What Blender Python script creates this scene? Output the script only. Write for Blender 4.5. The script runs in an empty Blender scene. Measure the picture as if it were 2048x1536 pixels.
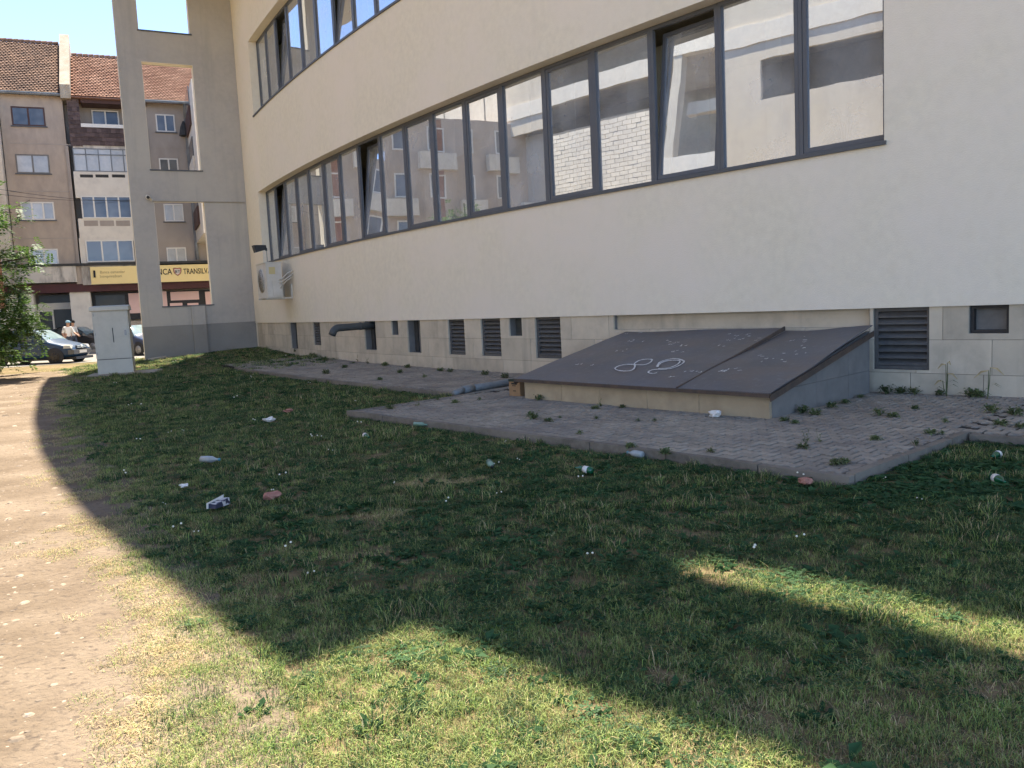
import bpy, bmesh, math, random
import numpy as np
from mathutils import Vector, Matrix
random.seed(7); rng = np.random.default_rng(11)
scene = bpy.context.scene; COL = scene.collection
R_ = math.radians
# ------------------------------------------------------------------ camera, sky, sun, exposure
FPX, ROLL, PITCH, CAMH = 1645.3, R_(2.788), R_(5.668), 1.6
cam_d = bpy.data.cameras.new('camera'); cam = bpy.data.objects.new('camera', cam_d); COL.objects.link(cam)
cam_d.sensor_fit = 'HORIZONTAL'; cam_d.sensor_width = 36.0; cam_d.lens = FPX/2048*36.0
cam_d.clip_start = 0.05; cam_d.clip_end = 3000
cam.matrix_world = Matrix.Translation((0, 0, CAMH)) @ Matrix.Rotation(R_(90)-PITCH, 4, 'X') @ Matrix.Rotation(-ROLL, 4, 'Z')
scene.camera = cam
SUN_EL, SUN_A = R_(64.0), 0.10            # sun straight ahead behind the building, a touch to the left
sun_h = Vector((-SUN_A, 1, 0)).normalized()
sun_dir = sun_h*math.cos(SUN_EL) + Vector((0, 0, math.sin(SUN_EL)))
world = bpy.data.worlds.new('World'); scene.world = world; world.use_nodes = True
nt = world.node_tree; nt.nodes.clear()
sky = nt.nodes.new('ShaderNodeTexSky'); sky.sky_type = 'NISHITA'; sky.sun_disc = False
sky.sun_elevation = SUN_EL; sky.sun_rotation = math.atan2(sun_h.x, sun_h.y)
sky.air_density = 0.35; sky.dust_density = 0.0; sky.ozone_density = 0.5
bg = nt.nodes.new('ShaderNodeBackground'); bg.inputs['Strength'].default_value = 0.15
wo = nt.nodes.new('ShaderNodeOutputWorld')
nt.links.new(sky.outputs[0], bg.inputs['Color']); nt.links.new(bg.outputs[0], wo.inputs['Surface'])
sd = bpy.data.lights.new('sun', 'SUN'); sd.energy = 3.3; sd.angle = R_(0.55); sd.color = (1.0, 0.93, 0.82)
so = bpy.data.objects.new('sun', sd); COL.objects.link(so)
so.rotation_euler = sun_dir.to_track_quat('Z', 'Y').to_euler(); so.location = (0, 20, 40)
vs = scene.view_settings; vs.view_transform = 'Standard'; vs.look = 'None'; vs.gamma = 1.0
vs.use_curve_mapping = False; vs.exposure = 2.3
# ------------------------------------------------------------------ pixel (2048x1536 photograph) to direction
def ray(px, py):
    u, v = px-1024, py-768
    c, s = math.cos(ROLL), math.sin(ROLL)
    u2, v2 = u*c-v*s, u*s+v*c
    return Vector((u2, -v2*math.sin(PITCH)+FPX*math.cos(PITCH), -v2*math.cos(PITCH)-FPX*math.sin(PITCH)))
def on_z(px, py, z=0.0):
    d = ray(px, py); t = (z-CAMH)/d.z
    return Vector((d.x*t, d.y*t, z))
def on_ground(px, py):
    p = on_z(px, py, 0)
    for _ in range(6): p = on_z(px, py, gz(p.x, p.y))
    return p
def on_plane(px, py, p0, n):
    d = ray(px, py); o = Vector((0, 0, CAMH))
    return o + d*((p0-o).dot(n)/d.dot(n))
# ------------------------------------------------------------------ noise in python
_LAT = rng.random((256, 256))
def vnoise(x, y, f=1.0, seed=0):
    x = np.asarray(x, float)*f+seed*17.3+900; y = np.asarray(y, float)*f+seed*9.1+900
    xi = np.floor(x).astype(int); yi = np.floor(y).astype(int); fx = x-xi; fy = y-yi
    fx = fx*fx*(3-2*fx); fy = fy*fy*(3-2*fy); g = lambda a, b: _LAT[a % 256, b % 256]
    return (g(xi, yi)*(1-fx)+g(xi+1, yi)*fx)*(1-fy)+(g(xi, yi+1)*(1-fx)+g(xi+1, yi+1)*fx)*fy
# ------------------------------------------------------------------ materials
MATS = {}
def mat(name, col, col2=None, rough=0.8, scale=6.0, detail=6.0, big=None, bigscale=0.5, bump=0.0, bscale=None,
        metal=0.0, spec=0.3, rnd=0.0, island=0.0, stretch=None, trans=0.0, contrast=(0.35, 0.65), coat=0.0, fine=None, cool=False, streak=None):
    if not cool: col, col2, big = (None if c is None else (min(c[0]*1.08, .9), c[1], c[2]*.85) for c in (col, col2, big))
    m = bpy.data.materials.new(name); m.use_nodes = True; n = m.node_tree.nodes; l = m.node_tree.links
    b = n['Principled BSDF']; b.inputs['Roughness'].default_value = rough; b.inputs['Metallic'].default_value = metal
    b.inputs['Specular IOR Level'].default_value = spec
    if coat: b.inputs['Coat Weight'].default_value = coat; b.inputs['Coat Roughness'].default_value = 0.05
    geo = n.new('ShaderNodeNewGeometry'); vec = geo.outputs['Position']
    if stretch:
        mp = n.new('ShaderNodeMapping'); mp.inputs['Scale'].default_value = stretch; l.new(vec, mp.inputs['Vector']); vec = mp.outputs[0]
    out = None
    def rgb(c): r = n.new('ShaderNodeRGB'); r.outputs[0].default_value = (*c, 1); return r.outputs[0]
    def noise(sc, det):
        t = n.new('ShaderNodeTexNoise'); t.inputs['Scale'].default_value = sc; t.inputs['Detail'].default_value = det
        t.inputs['Roughness'].default_value = 0.62; l.new(vec, t.inputs['Vector']); return t.outputs['Fac']
    def remap(s, a, c):
        r = n.new('ShaderNodeMapRange'); r.inputs[1].default_value = a; r.inputs[2].default_value = c; l.new(s, r.inputs[0]); return r.outputs[0]
    def mix(f, a, c, mode='MIX'):
        x = n.new('ShaderNodeMix'); x.data_type = 'RGBA'; x.blend_type = mode
        if isinstance(f, float): x.inputs[0].default_value = f
        else: l.new(f, x.inputs[0])
        l.new(a, x.inputs[6]); l.new(c, x.inputs[7]); return x.outputs[2]
    out = rgb(col)
    if col2: out = mix(remap(noise(scale, detail), *contrast), out, rgb(col2))
    if big: out = mix(remap(noise(bigscale, 4), 0.42, 0.68), out, rgb(big))
    if streak:
        smp = n.new('ShaderNodeMapping'); smp.inputs['Scale'].default_value = (streak[1], streak[1], streak[1]*.06); l.new(geo.outputs['Position'], smp.inputs['Vector'])
        st = n.new('ShaderNodeTexNoise'); st.inputs['Scale'].default_value = 1.0; st.inputs['Detail'].default_value = 7; st.inputs['Roughness'].default_value = .65; l.new(smp.outputs[0], st.inputs['Vector'])
        out = mix(remap(st.outputs['Fac'], streak[2], streak[3]), out, rgb(streak[0]))
    if fine: out = mix(remap(noise(fine[1], 8), fine[2], fine[3]), out, rgb(fine[0]))
    if rnd or island:
        if rnd: oi = n.new('ShaderNodeObjectInfo'); rs = oi.outputs['Random']; amt = rnd
        else: rs = geo.outputs['Random Per Island']; amt = island
        r = n.new('ShaderNodeMapRange'); r.inputs[3].default_value = 1-amt; r.inputs[4].default_value = 1+amt; l.new(rs, r.inputs[0])
        hs = n.new('ShaderNodeHueSaturation'); l.new(r.outputs[0], hs.inputs['Value']); l.new(out, hs.inputs['Color']); out = hs.outputs[0]
    l.new(out, b.inputs['Base Color'])
    if bump:
        bp = n.new('ShaderNodeBump'); bp.inputs['Strength'].default_value = 1.0; bp.inputs['Distance'].default_value = bump
        l.new(noise(bscale or scale*3, 6), bp.inputs['Height']); l.new(bp.outputs[0], b.inputs['Normal'])
    if trans:
        tr = n.new('ShaderNodeBsdfTranslucent'); l.new(out, tr.inputs['Color']); ms = n.new('ShaderNodeMixShader'); ms.inputs[0].default_value = trans
        l.new(b.outputs[0], ms.inputs[1]); l.new(tr.outputs[0], ms.inputs[2]); l.new(ms.outputs[0], n['Material Output'].inputs['Surface'])
    MATS[name] = m; return m
def glass_mat(name, refl, tint, wob=0.002, rough=0.0, wscale=1.6, haze=.2):
    m = bpy.data.materials.new(name); m.use_nodes = True; n = m.node_tree.nodes; l = m.node_tree.links
    n.remove(n['Principled BSDF'])
    gl = n.new('ShaderNodeBsdfGlossy'); gl.inputs['Roughness'].default_value = rough; gl.inputs['Color'].default_value = (0.93, 0.96, 0.97, 1)
    tr = n.new('ShaderNodeBsdfTransparent'); tr.inputs['Color'].default_value = (*tint, 1)
    fr = n.new('ShaderNodeFresnel'); fr.inputs['IOR'].default_value = 1.5
    mr = n.new('ShaderNodeMapRange'); mr.inputs[1].default_value = 0.04; mr.inputs[2].default_value = 1.0; mr.inputs[3].default_value = refl; mr.inputs[4].default_value = 1.0
    l.new(fr.outputs[0], mr.inputs[0])
    geo = n.new('ShaderNodeNewGeometry'); no = n.new('ShaderNodeTexNoise'); no.inputs['Scale'].default_value = wscale; no.inputs['Detail'].default_value = 1
    l.new(geo.outputs['Position'], no.inputs['Vector'])
    bp = n.new('ShaderNodeBump'); bp.inputs['Distance'].default_value = wob; l.new(no.outputs['Fac'], bp.inputs['Height']); l.new(bp.outputs[0], gl.inputs['Normal'])
    ms = n.new('ShaderNodeMixShader'); l.new(mr.outputs[0], ms.inputs[0]); l.new(tr.outputs[0], ms.inputs[1]); l.new(gl.outputs[0], ms.inputs[2])
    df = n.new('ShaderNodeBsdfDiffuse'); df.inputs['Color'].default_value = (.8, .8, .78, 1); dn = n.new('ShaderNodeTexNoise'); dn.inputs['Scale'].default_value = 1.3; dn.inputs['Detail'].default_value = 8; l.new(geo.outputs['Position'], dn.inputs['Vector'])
    dr_ = n.new('ShaderNodeMapRange'); dr_.inputs[1].default_value = .35; dr_.inputs[2].default_value = .7; dr_.inputs[3].default_value = haze*.6; dr_.inputs[4].default_value = haze*1.5; l.new(dn.outputs['Fac'], dr_.inputs[0])
    m2 = n.new('ShaderNodeMixShader'); l.new(dr_.outputs[0], m2.inputs[0]); l.new(ms.outputs[0], m2.inputs[1]); l.new(df.outputs[0], m2.inputs[2]); ms = m2                # veiling glare imitated by a pale diffuse haze in the panes
    l.new(ms.outputs[0], n['Material Output'].inputs['Surface']); MATS[name] = m; return m
mat('stucco', (0.77, 0.73, 0.64), (0.71, 0.67, 0.585), 0.95, 7, 10, big=(0.765, 0.715, 0.655), bigscale=0.55, streak=((0.72, 0.63, 0.48), 1.6, .58, 1.0), bump=0.006, bscale=60, spec=0.1)
mat('fin_grey', (0.45, 0.44, 0.445), (0.41, 0.40, 0.405), 0.95, 6, 8, streak=((0.37, 0.345, 0.30), 2.0, .52, .82), big=(0.49, 0.48, 0.465), bigscale=0.5, bump=0.004, bscale=60, spec=0.1)
mat('fin_dark', (0.27, 0.27, 0.275), (0.22, 0.22, 0.225), 0.9, 4, 8, big=(0.30, 0.30, 0.30), bump=0.003, bscale=50, spec=0.1)
mat('frame', (0.088, 0.098, 0.122), (0.098, 0.108, 0.13), 0.45, 3, spec=0.4)
mat('sill', (0.075, 0.085, 0.105), (0.09, 0.10, 0.115), 0.5, 4, spec=0.4)
mat('tile_dirty', (0.40, 0.34, 0.255), (0.31, 0.26, 0.195), 0.9, 3.5, 8, big=(0.44, 0.375, 0.28), bigscale=0.9, bump=0.002, bscale=30, rnd=0.10, spec=0.2)
mat('tile_stone', (0.53, 0.475, 0.40), (0.42, 0.38, 0.32), 0.85, 3.5, 8, streak=((0.34, 0.29, 0.215), 2.5, .54, .85), big=(0.57, 0.515, 0.43), bigscale=0.9, bump=0.002, bscale=30, rnd=0.10, spec=0.2)
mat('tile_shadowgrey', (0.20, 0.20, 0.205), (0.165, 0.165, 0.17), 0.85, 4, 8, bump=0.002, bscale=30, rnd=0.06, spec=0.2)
mat('joint', (0.14, 0.13, 0.12), (0.10, 0.095, 0.09), 0.95, 20)
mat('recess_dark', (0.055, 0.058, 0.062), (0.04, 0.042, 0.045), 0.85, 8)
mat('recess_panel', (0.20, 0.20, 0.205), (0.15, 0.15, 0.155), 0.8, 5, 8)
mat('louver', (0.115, 0.115, 0.118), (0.085, 0.085, 0.09), 0.6, 10, spec=0.35)
mat('interior', (0.48, 0.48, 0.46), (0.42, 0.42, 0.41), 0.9, 2)
mat('interior_dark', (0.18, 0.18, 0.18), None, 0.9)
mat('blind', (0.58, 0.60, 0.58), (0.52, 0.54, 0.52), 0.9, 3, trans=0.3)
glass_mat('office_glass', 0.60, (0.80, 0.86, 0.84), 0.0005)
mat('rust_lid', (0.080, 0.078, 0.080), (0.112, 0.092, 0.082), 0.45, 1.5, 12, cool=True, streak=((0.125, 0.125, 0.128), 9.0, .55, .75), big=(0.088, 0.095, 0.112), bigscale=1.0, bump=0.002, bscale=9, spec=0.5, contrast=(.42, .62), fine=((0.16, 0.16, 0.165), 14, .60, .72))
mat('lid_edge', (0.055, 0.045, 0.042), (0.10, 0.07, 0.055), 0.6, 8, spec=0.4)
mat('chalk', (0.66, 0.70, 0.76), (0.30, 0.32, 0.35), 0.95, 40, 4, contrast=(0.45, 0.75))
mat('paver', (0.335, 0.312, 0.28), (0.25, 0.232, 0.21), 0.9, 14, 8, big=(0.215, 0.20, 0.19), bigscale=0.8, bump=0.003, bscale=60, rnd=0.12, spec=0.15)
mat('paver_far', (0.335, 0.312, 0.28), (0.25, 0.232, 0.21), 0.9, 14, 8, big=(0.215, 0.20, 0.19), bigscale=0.8, bump=0.003, bscale=60, island=0.12, spec=0.15)
mat('kerb', (0.20, 0.185, 0.17), (0.13, 0.12, 0.11), 0.95, 9, 8, big=(0.24, 0.22, 0.20), bump=0.006, bscale=40, spec=0.1)
mat('sand_bed', (0.040, 0.034, 0.028), (0.022, 0.02, 0.018), 1.0, 30, bump=0.004)
mat('soil', (0.26, 0.20, 0.13), (0.125, 0.10, 0.062), 1.0, 9, 10, big=(0.11, 0.105, 0.05), bigscale=0.6, bump=0.02, bscale=35, spec=0.05)
mat('dirt', (0.172, 0.139, 0.111), (0.14, 0.112, 0.089), 1.0, 3.2, 12, big=(0.235, 0.196, 0.162), bigscale=0.9, bump=0.028, bscale=24, spec=0.05, fine=((0.10, 0.078, 0.061), 22, .54, .70))
mat('pebble', (0.30, 0.25, 0.205), (0.20, 0.165, 0.135), 0.9, 30, island=0.4, spec=0.2)
mat('asphalt', (0.24, 0.23, 0.22), (0.19, 0.185, 0.175), 0.95, 5, 8, bump=0.004, bscale=60)
mat('sidewalk', (0.32, 0.30, 0.275), (0.30, 0.28, 0.26), 0.95, 4, 8)
mat('grass_shade', (0.04, 0.088, 0.034), (0.056, 0.11, 0.038), 0.6, 5, 4, cool=True, rnd=0.30, trans=0.38, spec=0.25)  # shaded copy of the lawn green, kept darker
mat('grass_lit', (0.26, 0.36, 0.085), (0.39, 0.43, 0.14), 0.6, 5, 4, cool=True, rnd=0.30, trans=0.38, spec=0.25)  # lit copy of the lawn green, sunlight put into its colour
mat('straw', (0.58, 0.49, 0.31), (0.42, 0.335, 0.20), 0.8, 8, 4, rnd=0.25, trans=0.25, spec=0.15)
mat('leafy', (0.04, 0.092, 0.036), (0.06, 0.12, 0.042), 0.75, 9, 4, cool=True, rnd=0.30, trans=0.3, spec=0.12)
mat('weed_leaf', (0.085, 0.13, 0.055), (0.13, 0.16, 0.075), 0.6, 9, 4, rnd=0.25, trans=0.25, spec=0.3)
mat('flower', (0.75, 0.75, 0.68), None, 0.8)
mat('tree_leaf', (0.055, 0.11, 0.022), (0.10, 0.165, 0.032), 0.5, 3, 4, cool=True, island=0.35, trans=0.40, spec=0.3)
mat('bark', (0.10, 0.08, 0.06), (0.06, 0.05, 0.04), 0.95, 12, bump=0.01)
mat('ac_white', (0.62, 0.615, 0.60), (0.56, 0.55, 0.53), 0.5, 5, big=(0.55, 0.53, 0.49), bigscale=2, spec=0.4)
mat('ac_cream', (0.55, 0.48, 0.26), None, 0.6)
mat('black_plastic', (0.022, 0.022, 0.024), (0.03, 0.03, 0.032), 0.5, 10, spec=0.4)
mat('metal_grey', (0.30, 0.31, 0.33), (0.24, 0.25, 0.27), 0.4, 8, metal=0.6)
mat('pipe_green', (0.065, 0.073, 0.078), (0.052, 0.058, 0.062), 0.55, 8, spec=0.4)
mat('pipe_grey', (0.20, 0.225, 0.25), (0.16, 0.18, 0.20), 0.5, 10, spec=0.4)
mat('cabinet', (0.48, 0.50, 0.475), (0.42, 0.44, 0.42), 0.55, 4, 8, streak=((0.32, 0.32, 0.30), 5.0, .54, .8), big=(0.48, 0.50, 0.49), bigscale=1.2, spec=0.35)
mat('cabinet_side', (0.50, 0.47, 0.38), (0.42, 0.38, 0.30), 0.6, 5, 8, big=(0.36, 0.30, 0.22), bigscale=1.5)  # warm bounce light from the path put into this side's colour
mat('concrete', (0.33, 0.315, 0.29), (0.26, 0.245, 0.225), 0.95, 5, 8, big=(0.39, 0.37, 0.34), bump=0.004, bscale=30)
# ------------------------------------------------------------------ mesh helpers
def world_loc(o):
    v = Vector((0, 0, 0))
    while o is not None: v += o.location; o = o.parent
    return v
def tag(o, label=None, cat=None, group=None, kind=None):
    if label: o['label'] = label
    if cat: o['category'] = cat
    if group: o['group'] = group
    if kind: o['kind'] = kind
    return o
def thing(name, loc, label, cat, group=None):
    o = bpy.data.objects.new(name, None); o.empty_display_size = 0.2; COL.objects.link(o); o.location = loc
    return tag(o, label, cat, group)
def link_mesh(name, me, m, parent=None, loc=None):
    o = bpy.data.objects.new(name, me); COL.objects.link(o)
    if m is not None and len(me.materials) == 0: me.materials.append(MATS[m] if isinstance(m, str) else m)
    if parent is not None: o.parent = parent
    if loc is not None: o.location = loc
    return o
class MB:
    """collects faces in world coordinates; build() links them as ONE mesh object below its parent"""
    def __init__(s): s.v = []; s.f = []; s.mi = []; s.cur = 0
    def pt(s, p): s.v.append(tuple(p)); return len(s.v)-1
    def face(s, pts): s.f.append([s.pt(p) for p in pts]); s.mi.append(s.cur); return s
    def hexa(s, b, t):
        """b, t: four bottom and four top points in the same turning order"""
        i = [s.pt(p) for p in b]; j = [s.pt(p) for p in t]
        s.f += [i[::-1], j]+[[i[k], i[(k+1) % 4], j[(k+1) % 4], j[k]] for k in range(4)]; s.mi += [s.cur]*6; return s
    def box(s, c, ax, ay, az):
        """centre and three half-axis vectors"""
        c, ax, ay, az = map(Vector, (c, ax, ay, az))
        q = [c-ax-ay, c+ax-ay, c+ax+ay, c-ax+ay]
        return s.hexa([p-az for p in q], [p+az for p in q])
    def prism(s, poly, vec):
        """planar polygon pushed along vec"""
        i = [s.pt(p) for p in poly]; j = [s.pt(Vector(p)+Vector(vec)) for p in poly]; n = len(poly)
        s.f += [i[::-1], j]+[[i[k], i[(k+1) % n], j[(k+1) % n], j[k]] for k in range(n)]; s.mi += [s.cur]*(n+2); return s
    def tube(s, path, r, n=8, caps=True):
        path = [Vector(p) for p in path]; rr = r if isinstance(r, (list, tuple)) else [r]*len(path); rings = []
        a = None
        for k, p in enumerate(path):
            d = (path[min(k+1, len(path)-1)]-path[max(k-1, 0)]).normalized()
            if a is None: a = d.orthogonal().normalized()
            a = (a-d*a.dot(d)).normalized(); b = d.cross(a)
            rings.append([s.pt(p+(a*math.cos(2*math.pi*q/n)+b*math.sin(2*math.pi*q/n))*rr[k]) for q in range(n)])
        for k in range(len(rings)-1):
            for q in range(n): s.f.append([rings[k][q], rings[k][(q+1) % n], rings[k+1][(q+1) % n], rings[k+1][q]]); s.mi.append(s.cur)
        if caps: s.f += [rings[0][::-1], rings[-1]]; s.mi += [s.cur]*2
        return s
    def lathe(s, o, axis, prof, n=14):
        """profile [(distance along axis, radius)]"""
        axis = Vector(axis).normalized(); return s.tube([Vector(o)+axis*d for d, r in prof], [max(r, 0.0005) for d, r in prof], n)
    def build(s, name, m, parent=None, smooth=False, loc=None, mats=None):
        off = world_loc(parent) if parent is not None else (Vector(loc) if loc is not None else Vector((0, 0, 0)))
        v = np.array(s.v, float).reshape(-1, 3)-np.array(off)
        me = bpy.data.meshes.new(name); me.from_pydata(v.tolist(), [], s.f)
        if mats:
            for q in mats: me.materials.append(MATS[q])
            me.polygons.foreach_set('material_index', s.mi)
        if smooth: me.polygons.foreach_set('use_smooth', [True]*len(me.polygons))
        me.validate(); me.update()
        return link_mesh(name, me, m if not mats else None, parent, off if parent is None else None)
# ------------------------------------------------------------------ the ground
K = Vector((-10.54, 34.35, 0))                         # foot of the corner between curved wall and fin
CW = Vector((76.88, 78.12, 0)); RW = 97.76             # plan circle of the curved wall
FE = (K-CW).normalized()                               # outward along the fin
FT = Vector((-FE.y, FE.x, 0))                          # along the wall, towards the camera
if FT.y > 0: FT = -FT
def gz(x, y):
    dx, dy = np.asarray(x)-K.x, np.asarray(y)-K.y
    du = dx*FE.x+dy*FE.y; ds = dx*FT.x+dy*FT.y
    du = np.maximum(du, 0)
    z = 0.26*np.exp(-(du/2.9)**2-(np.maximum(ds, 0)/8.0)**2)*(ds > -0.01)+0.26*np.exp(-(du/2.9)**2-(ds/3.0)**2)*(ds <= -0.01)
    return float(z) if np.ndim(z) == 0 else z
def sheet(name, xs, ys, m, dz=0.0):
    X, Y = np.meshgrid(xs, ys); Z = gz(X, Y)+dz; n = len(xs)
    v = np.stack([X.ravel(), Y.ravel(), Z.ravel()], 1)
    f = [(j*n+i, j*n+i+1, (j+1)*n+i+1, (j+1)*n+i) for j in range(len(ys)-1) for i in range(n-1)]
    me = bpy.data.meshes.new(name); me.from_pydata(v.tolist(), [], f); me.polygons.foreach_set('use_smooth', [True]*len(f))
    return tag(link_mesh(name, me, m), kind='structure')
sheet('ground', [-1500, -400, -120, -60, -40]+list(np.arange(-30, 20.1, .5))+[30, 60, 150, 400, 1500],
      [-1500, -400, -100, -40, -20, -10]+list(np.arange(-4, 48.1, .5))+[55, 70, 100, 200, 500, 1500], 'soil')
PR = [(-1.1, -3), (-1.25, 1.0), (-1.5, 2.82), (-1.73, 3.4), (-2.2, 4.24), (-3.05, 5.6), (-4.83, 8.5), (-8.4, 14.69), (-12.6, 22.6), (-14.0, 25.6), (-16.2, 28.6)]
def path_edge(y):
    return float(np.interp(y, [p[1] for p in PR], [p[0] for p in PR]))
def strip_sheet(name, right, left, m, dz, n=14):
    v = []; f = []
    for a, b in zip(right, left):
        for k in range(n+1):
            t = k/n; x, y = a[0]+(b[0]-a[0])*t, a[1]+(b[1]-a[1])*t; v.append((x, y, gz(x, y)+dz))
    for j in range(len(right)-1):
        for k in range(n): f.append((j*(n+1)+k, j*(n+1)+k+1, (j+1)*(n+1)+k+1, (j+1)*(n+1)+k))
    me = bpy.data.meshes.new(name); me.from_pydata(v, [], f)
    return tag(link_mesh(name, me, m), kind='structure')
ys = np.concatenate([np.arange(-3, 12, .12), np.arange(12, 28.6, .3)])
right = [(path_edge(y)+0.75+0.35*(vnoise(y, 3.3, 1.7)-.5)*(1+y*.03)+0.25*(vnoise(y, 1.3, .5, 2)-.5), y) for y in ys]
left = [(p[0]-9.5, p[1]-5.5) for p in right]  # extended left out of view to bounce sun onto the shaded wall
strip_sheet('dirt_path', right, left, 'dirt', 0.006)
# ------------------------------------------------------------------ street and pavement before the far facade
def at_depth(px, d):
    r = ray(px, 640); return Vector((r.x/r.y*d, d, 0))
BA, BB = at_depth(60, 46.8), at_depth(335, 49.7)
BE = (BB-BA).normalized(); BN = Vector((BE.y, -BE.x, 0))           # along the facade, towards the camera
def bp(u, o, z): return BA+BE*u+BN*o+Vector((0, 0, z))
m = MB(); m.hexa([bp(-60, 16.2, -.05), bp(60, 16.2, -.05), bp(60, 3.0, -.05), bp(-60, 3.0, -.05)], [bp(-60, 16.2, .012), bp(60, 16.2, .012), bp(60, 3.0, .012), bp(-60, 3.0, .012)])
tag(m.build('street', 'asphalt'), kind='structure')
m = MB(); m.hexa([bp(-60, 2.995, -.05), bp(60, 2.995, -.05), bp(60, -.5, -.05), bp(-60, -.5, -.05)], [bp(-60, 2.995, .13), bp(60, 2.995, .13), bp(60, -.5, .13), bp(-60, -.5, .13)])
tag(m.build('sidewalk', 'sidewalk'), kind='structure')
# ================================================================== the office building with the curved wall
S0 = -66.0
def wth(s): return math.pi+(s-S0)/RW
def wp(s, o, z):                                       # arc length along the wall, outward offset, height
    t = wth(s); r = RW+o
    return Vector((CW.x+r*math.cos(t), CW.y+r*math.sin(t), z))
def cbox(mb, s0, s1, o0, o1, z0, z1, step=1.5):
    n = max(1, int(math.ceil((s1-s0)/step)))
    for k in range(n):
        a, b = s0+(s1-s0)*k/n, s0+(s1-s0)*(k+1)/n
        mb.hexa([wp(a, o1, z0), wp(b, o1, z0), wp(b, o0, z0), wp(a, o0, z0)], [wp(a, o1, z1), wp(b, o1, z1), wp(b, o0, z1), wp(a, o0, z1)])
    return mb
def on_wall(px, py, o=0.0):
    d = ray(px, py); d /= d.y; r = RW+o
    a = d.x**2+1; b = -2*(d.x*CW.x+CW.y); c = CW.x**2+CW.y**2-r*r
    t = (-b-math.sqrt(b*b-4*a*c))/(2*a); P = d*t
    return (math.atan2(P.y-CW.y, P.x-CW.x) % (2*math.pi)-math.pi)*RW+S0, CAMH+P.z
SL, SR = -20.6, 27.0
office = thing('office_building', (wp(0, -3, 0).x, wp(0, -3, 0).y, 0), 'cream plastered office building with long curved wall, ribbon windows and grey frame fin', 'building')
ZP, ZT = 1.267, 15.0
bands = [(-17.98, 7.21, 3.56, 6.25), (-17.7, 7.49, 9.03, 11.72)]
DEP = 0.28
m = MB()
def wq(s0, s1, z0, z1, step=0.7):
    n = max(1, int(round((s1-s0)/step)))
    for k in range(n):
        a, b = s0+(s1-s0)*k/n, s0+(s1-s0)*(k+1)/n
        m.face([wp(a, 0, z0), wp(b, 0, z0), wp(b, 0, z1), wp(a, 0, z1)])
zc = ZP
for (a, b, z0, z1) in bands:
    wq(SL, SR, zc, z0); wq(SL, a, z0, z1); wq(b, SR, z0, z1); zc = z1
    n = 36
    for k in range(n):                                  # soffit and ledge
        p, q = a+(b-a)*k/n, a+(b-a)*(k+1)/n
        m.face([wp(p, 0, z1), wp(q, 0, z1), wp(q, -DEP-.1, z1), wp(p, -DEP-.1, z1)])
        m.face([wp(p, 0, z0), wp(q, 0, z0), wp(q, -DEP-.1, z0), wp(p, -DEP-.1, z0)])
    for s_ in (a, b): m.face([wp(s_, 0, z0), wp(s_, 0, z1), wp(s_, -DEP-.1, z1), wp(s_, -DEP-.1, z0)])
wq(SL, SR, zc, ZT)
n = 50
for k in range(n):                                      # underside of the plaster above the plinth
    p, q = SL+(SR-SL)*k/n, SL+(SR-SL)*(k+1)/n
    m.face([wp(p, 0, ZP), wp(q, 0, ZP), wp(q, -.09, ZP), wp(p, -.09, ZP)])
m.build('wall', 'stucco', office)
# shell behind: plinth backing, floors, back wall, end walls
m = MB()
cbox(m, SL, SR, -.75, -.60, -.3, ZP, 2.5)
m.build('plinth_core', 'joint', office)
m = MB()
for z0, z1 in ((3.25, 3.45), (6.45, 6.65), (8.75, 8.95), (11.9, 12.1)): cbox(m, SL+.2, SR, -4.6, -.12, z0, z1, 2.5)
cbox(m, SL+.2, SR, -4.75, -4.6, 0, 14.9, 2.5)
m.build('inner_room', 'interior', office)
# ---- unseen roof slab, stepped and slotted outline shaped to cast the lawn shadow
L_ = ZT/math.tan(SUN_EL); TSH = sun_h*(-L_)
E_ = [(-14.07, 25.07), (-12.1, 21.2), (-10.17, 17.64), (-8.09, 13.9), (-6.05, 10.49), (-4.66, 8.37), (-3.4, 6.57), (-2.53, 5.5), (-1.87, 4.64), (-1.41, 4.1), (-1.06, 3.73),
      (-.56, 4.15), (-.12, 3.73), (.3, 3.28), (.81, 2.87), (1.06, 2.6), (2.6, 1.0), (6, -3),
      (6.6, -2.0), (4.1, 1.2), (2.12, 3.36), (1.76, 3.71), (1.22, 4.29), (.8, 4.80), (1.11, 4.98), (1.59, 4.56), (1.98, 4.18), (2.31, 3.72), (4.4, 1.55), (7.2, -1.5)]
poly = [Vector((x-TSH.x, y-TSH.y, ZT+.01)) for x, y in E_]
poly += [wp(s_, -.3, ZT+.01) for s_ in (24, 12, 6, 0, -6, -12, -18)] + [wp(SL-.05, -.3, ZT+.01), wp(SL-.05, 3.0, ZT+.01)]
bm = bmesh.new(); off = world_loc(office)
fc = bm.faces.new([bm.verts.new(p-off) for p in poly])
ex = bmesh.ops.extrude_face_region(bm, geom=[fc])
bmesh.ops.translate(bm, verts=[g for g in ex['geom'] if isinstance(g, bmesh.types.BMVert)], vec=(0, 0, .35))
bmesh.ops.triangulate(bm, faces=bm.faces[:]); bmesh.ops.recalc_face_normals(bm, faces=bm.faces[:])
me = bpy.data.meshes.new('shadow_canopy'); bm.to_mesh(me); bm.free(); link_mesh('shadow_canopy', me, 'stucco', office)
m = MB(); cbox(m, SL-.05, SR, -14, -.301, ZT+.01, ZT+.36, 2.5); cbox(m, SL+.2, SR, -14.2, -14, 0, ZT+.3, 2.5); m.build('roof', 'concrete', office)
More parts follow.
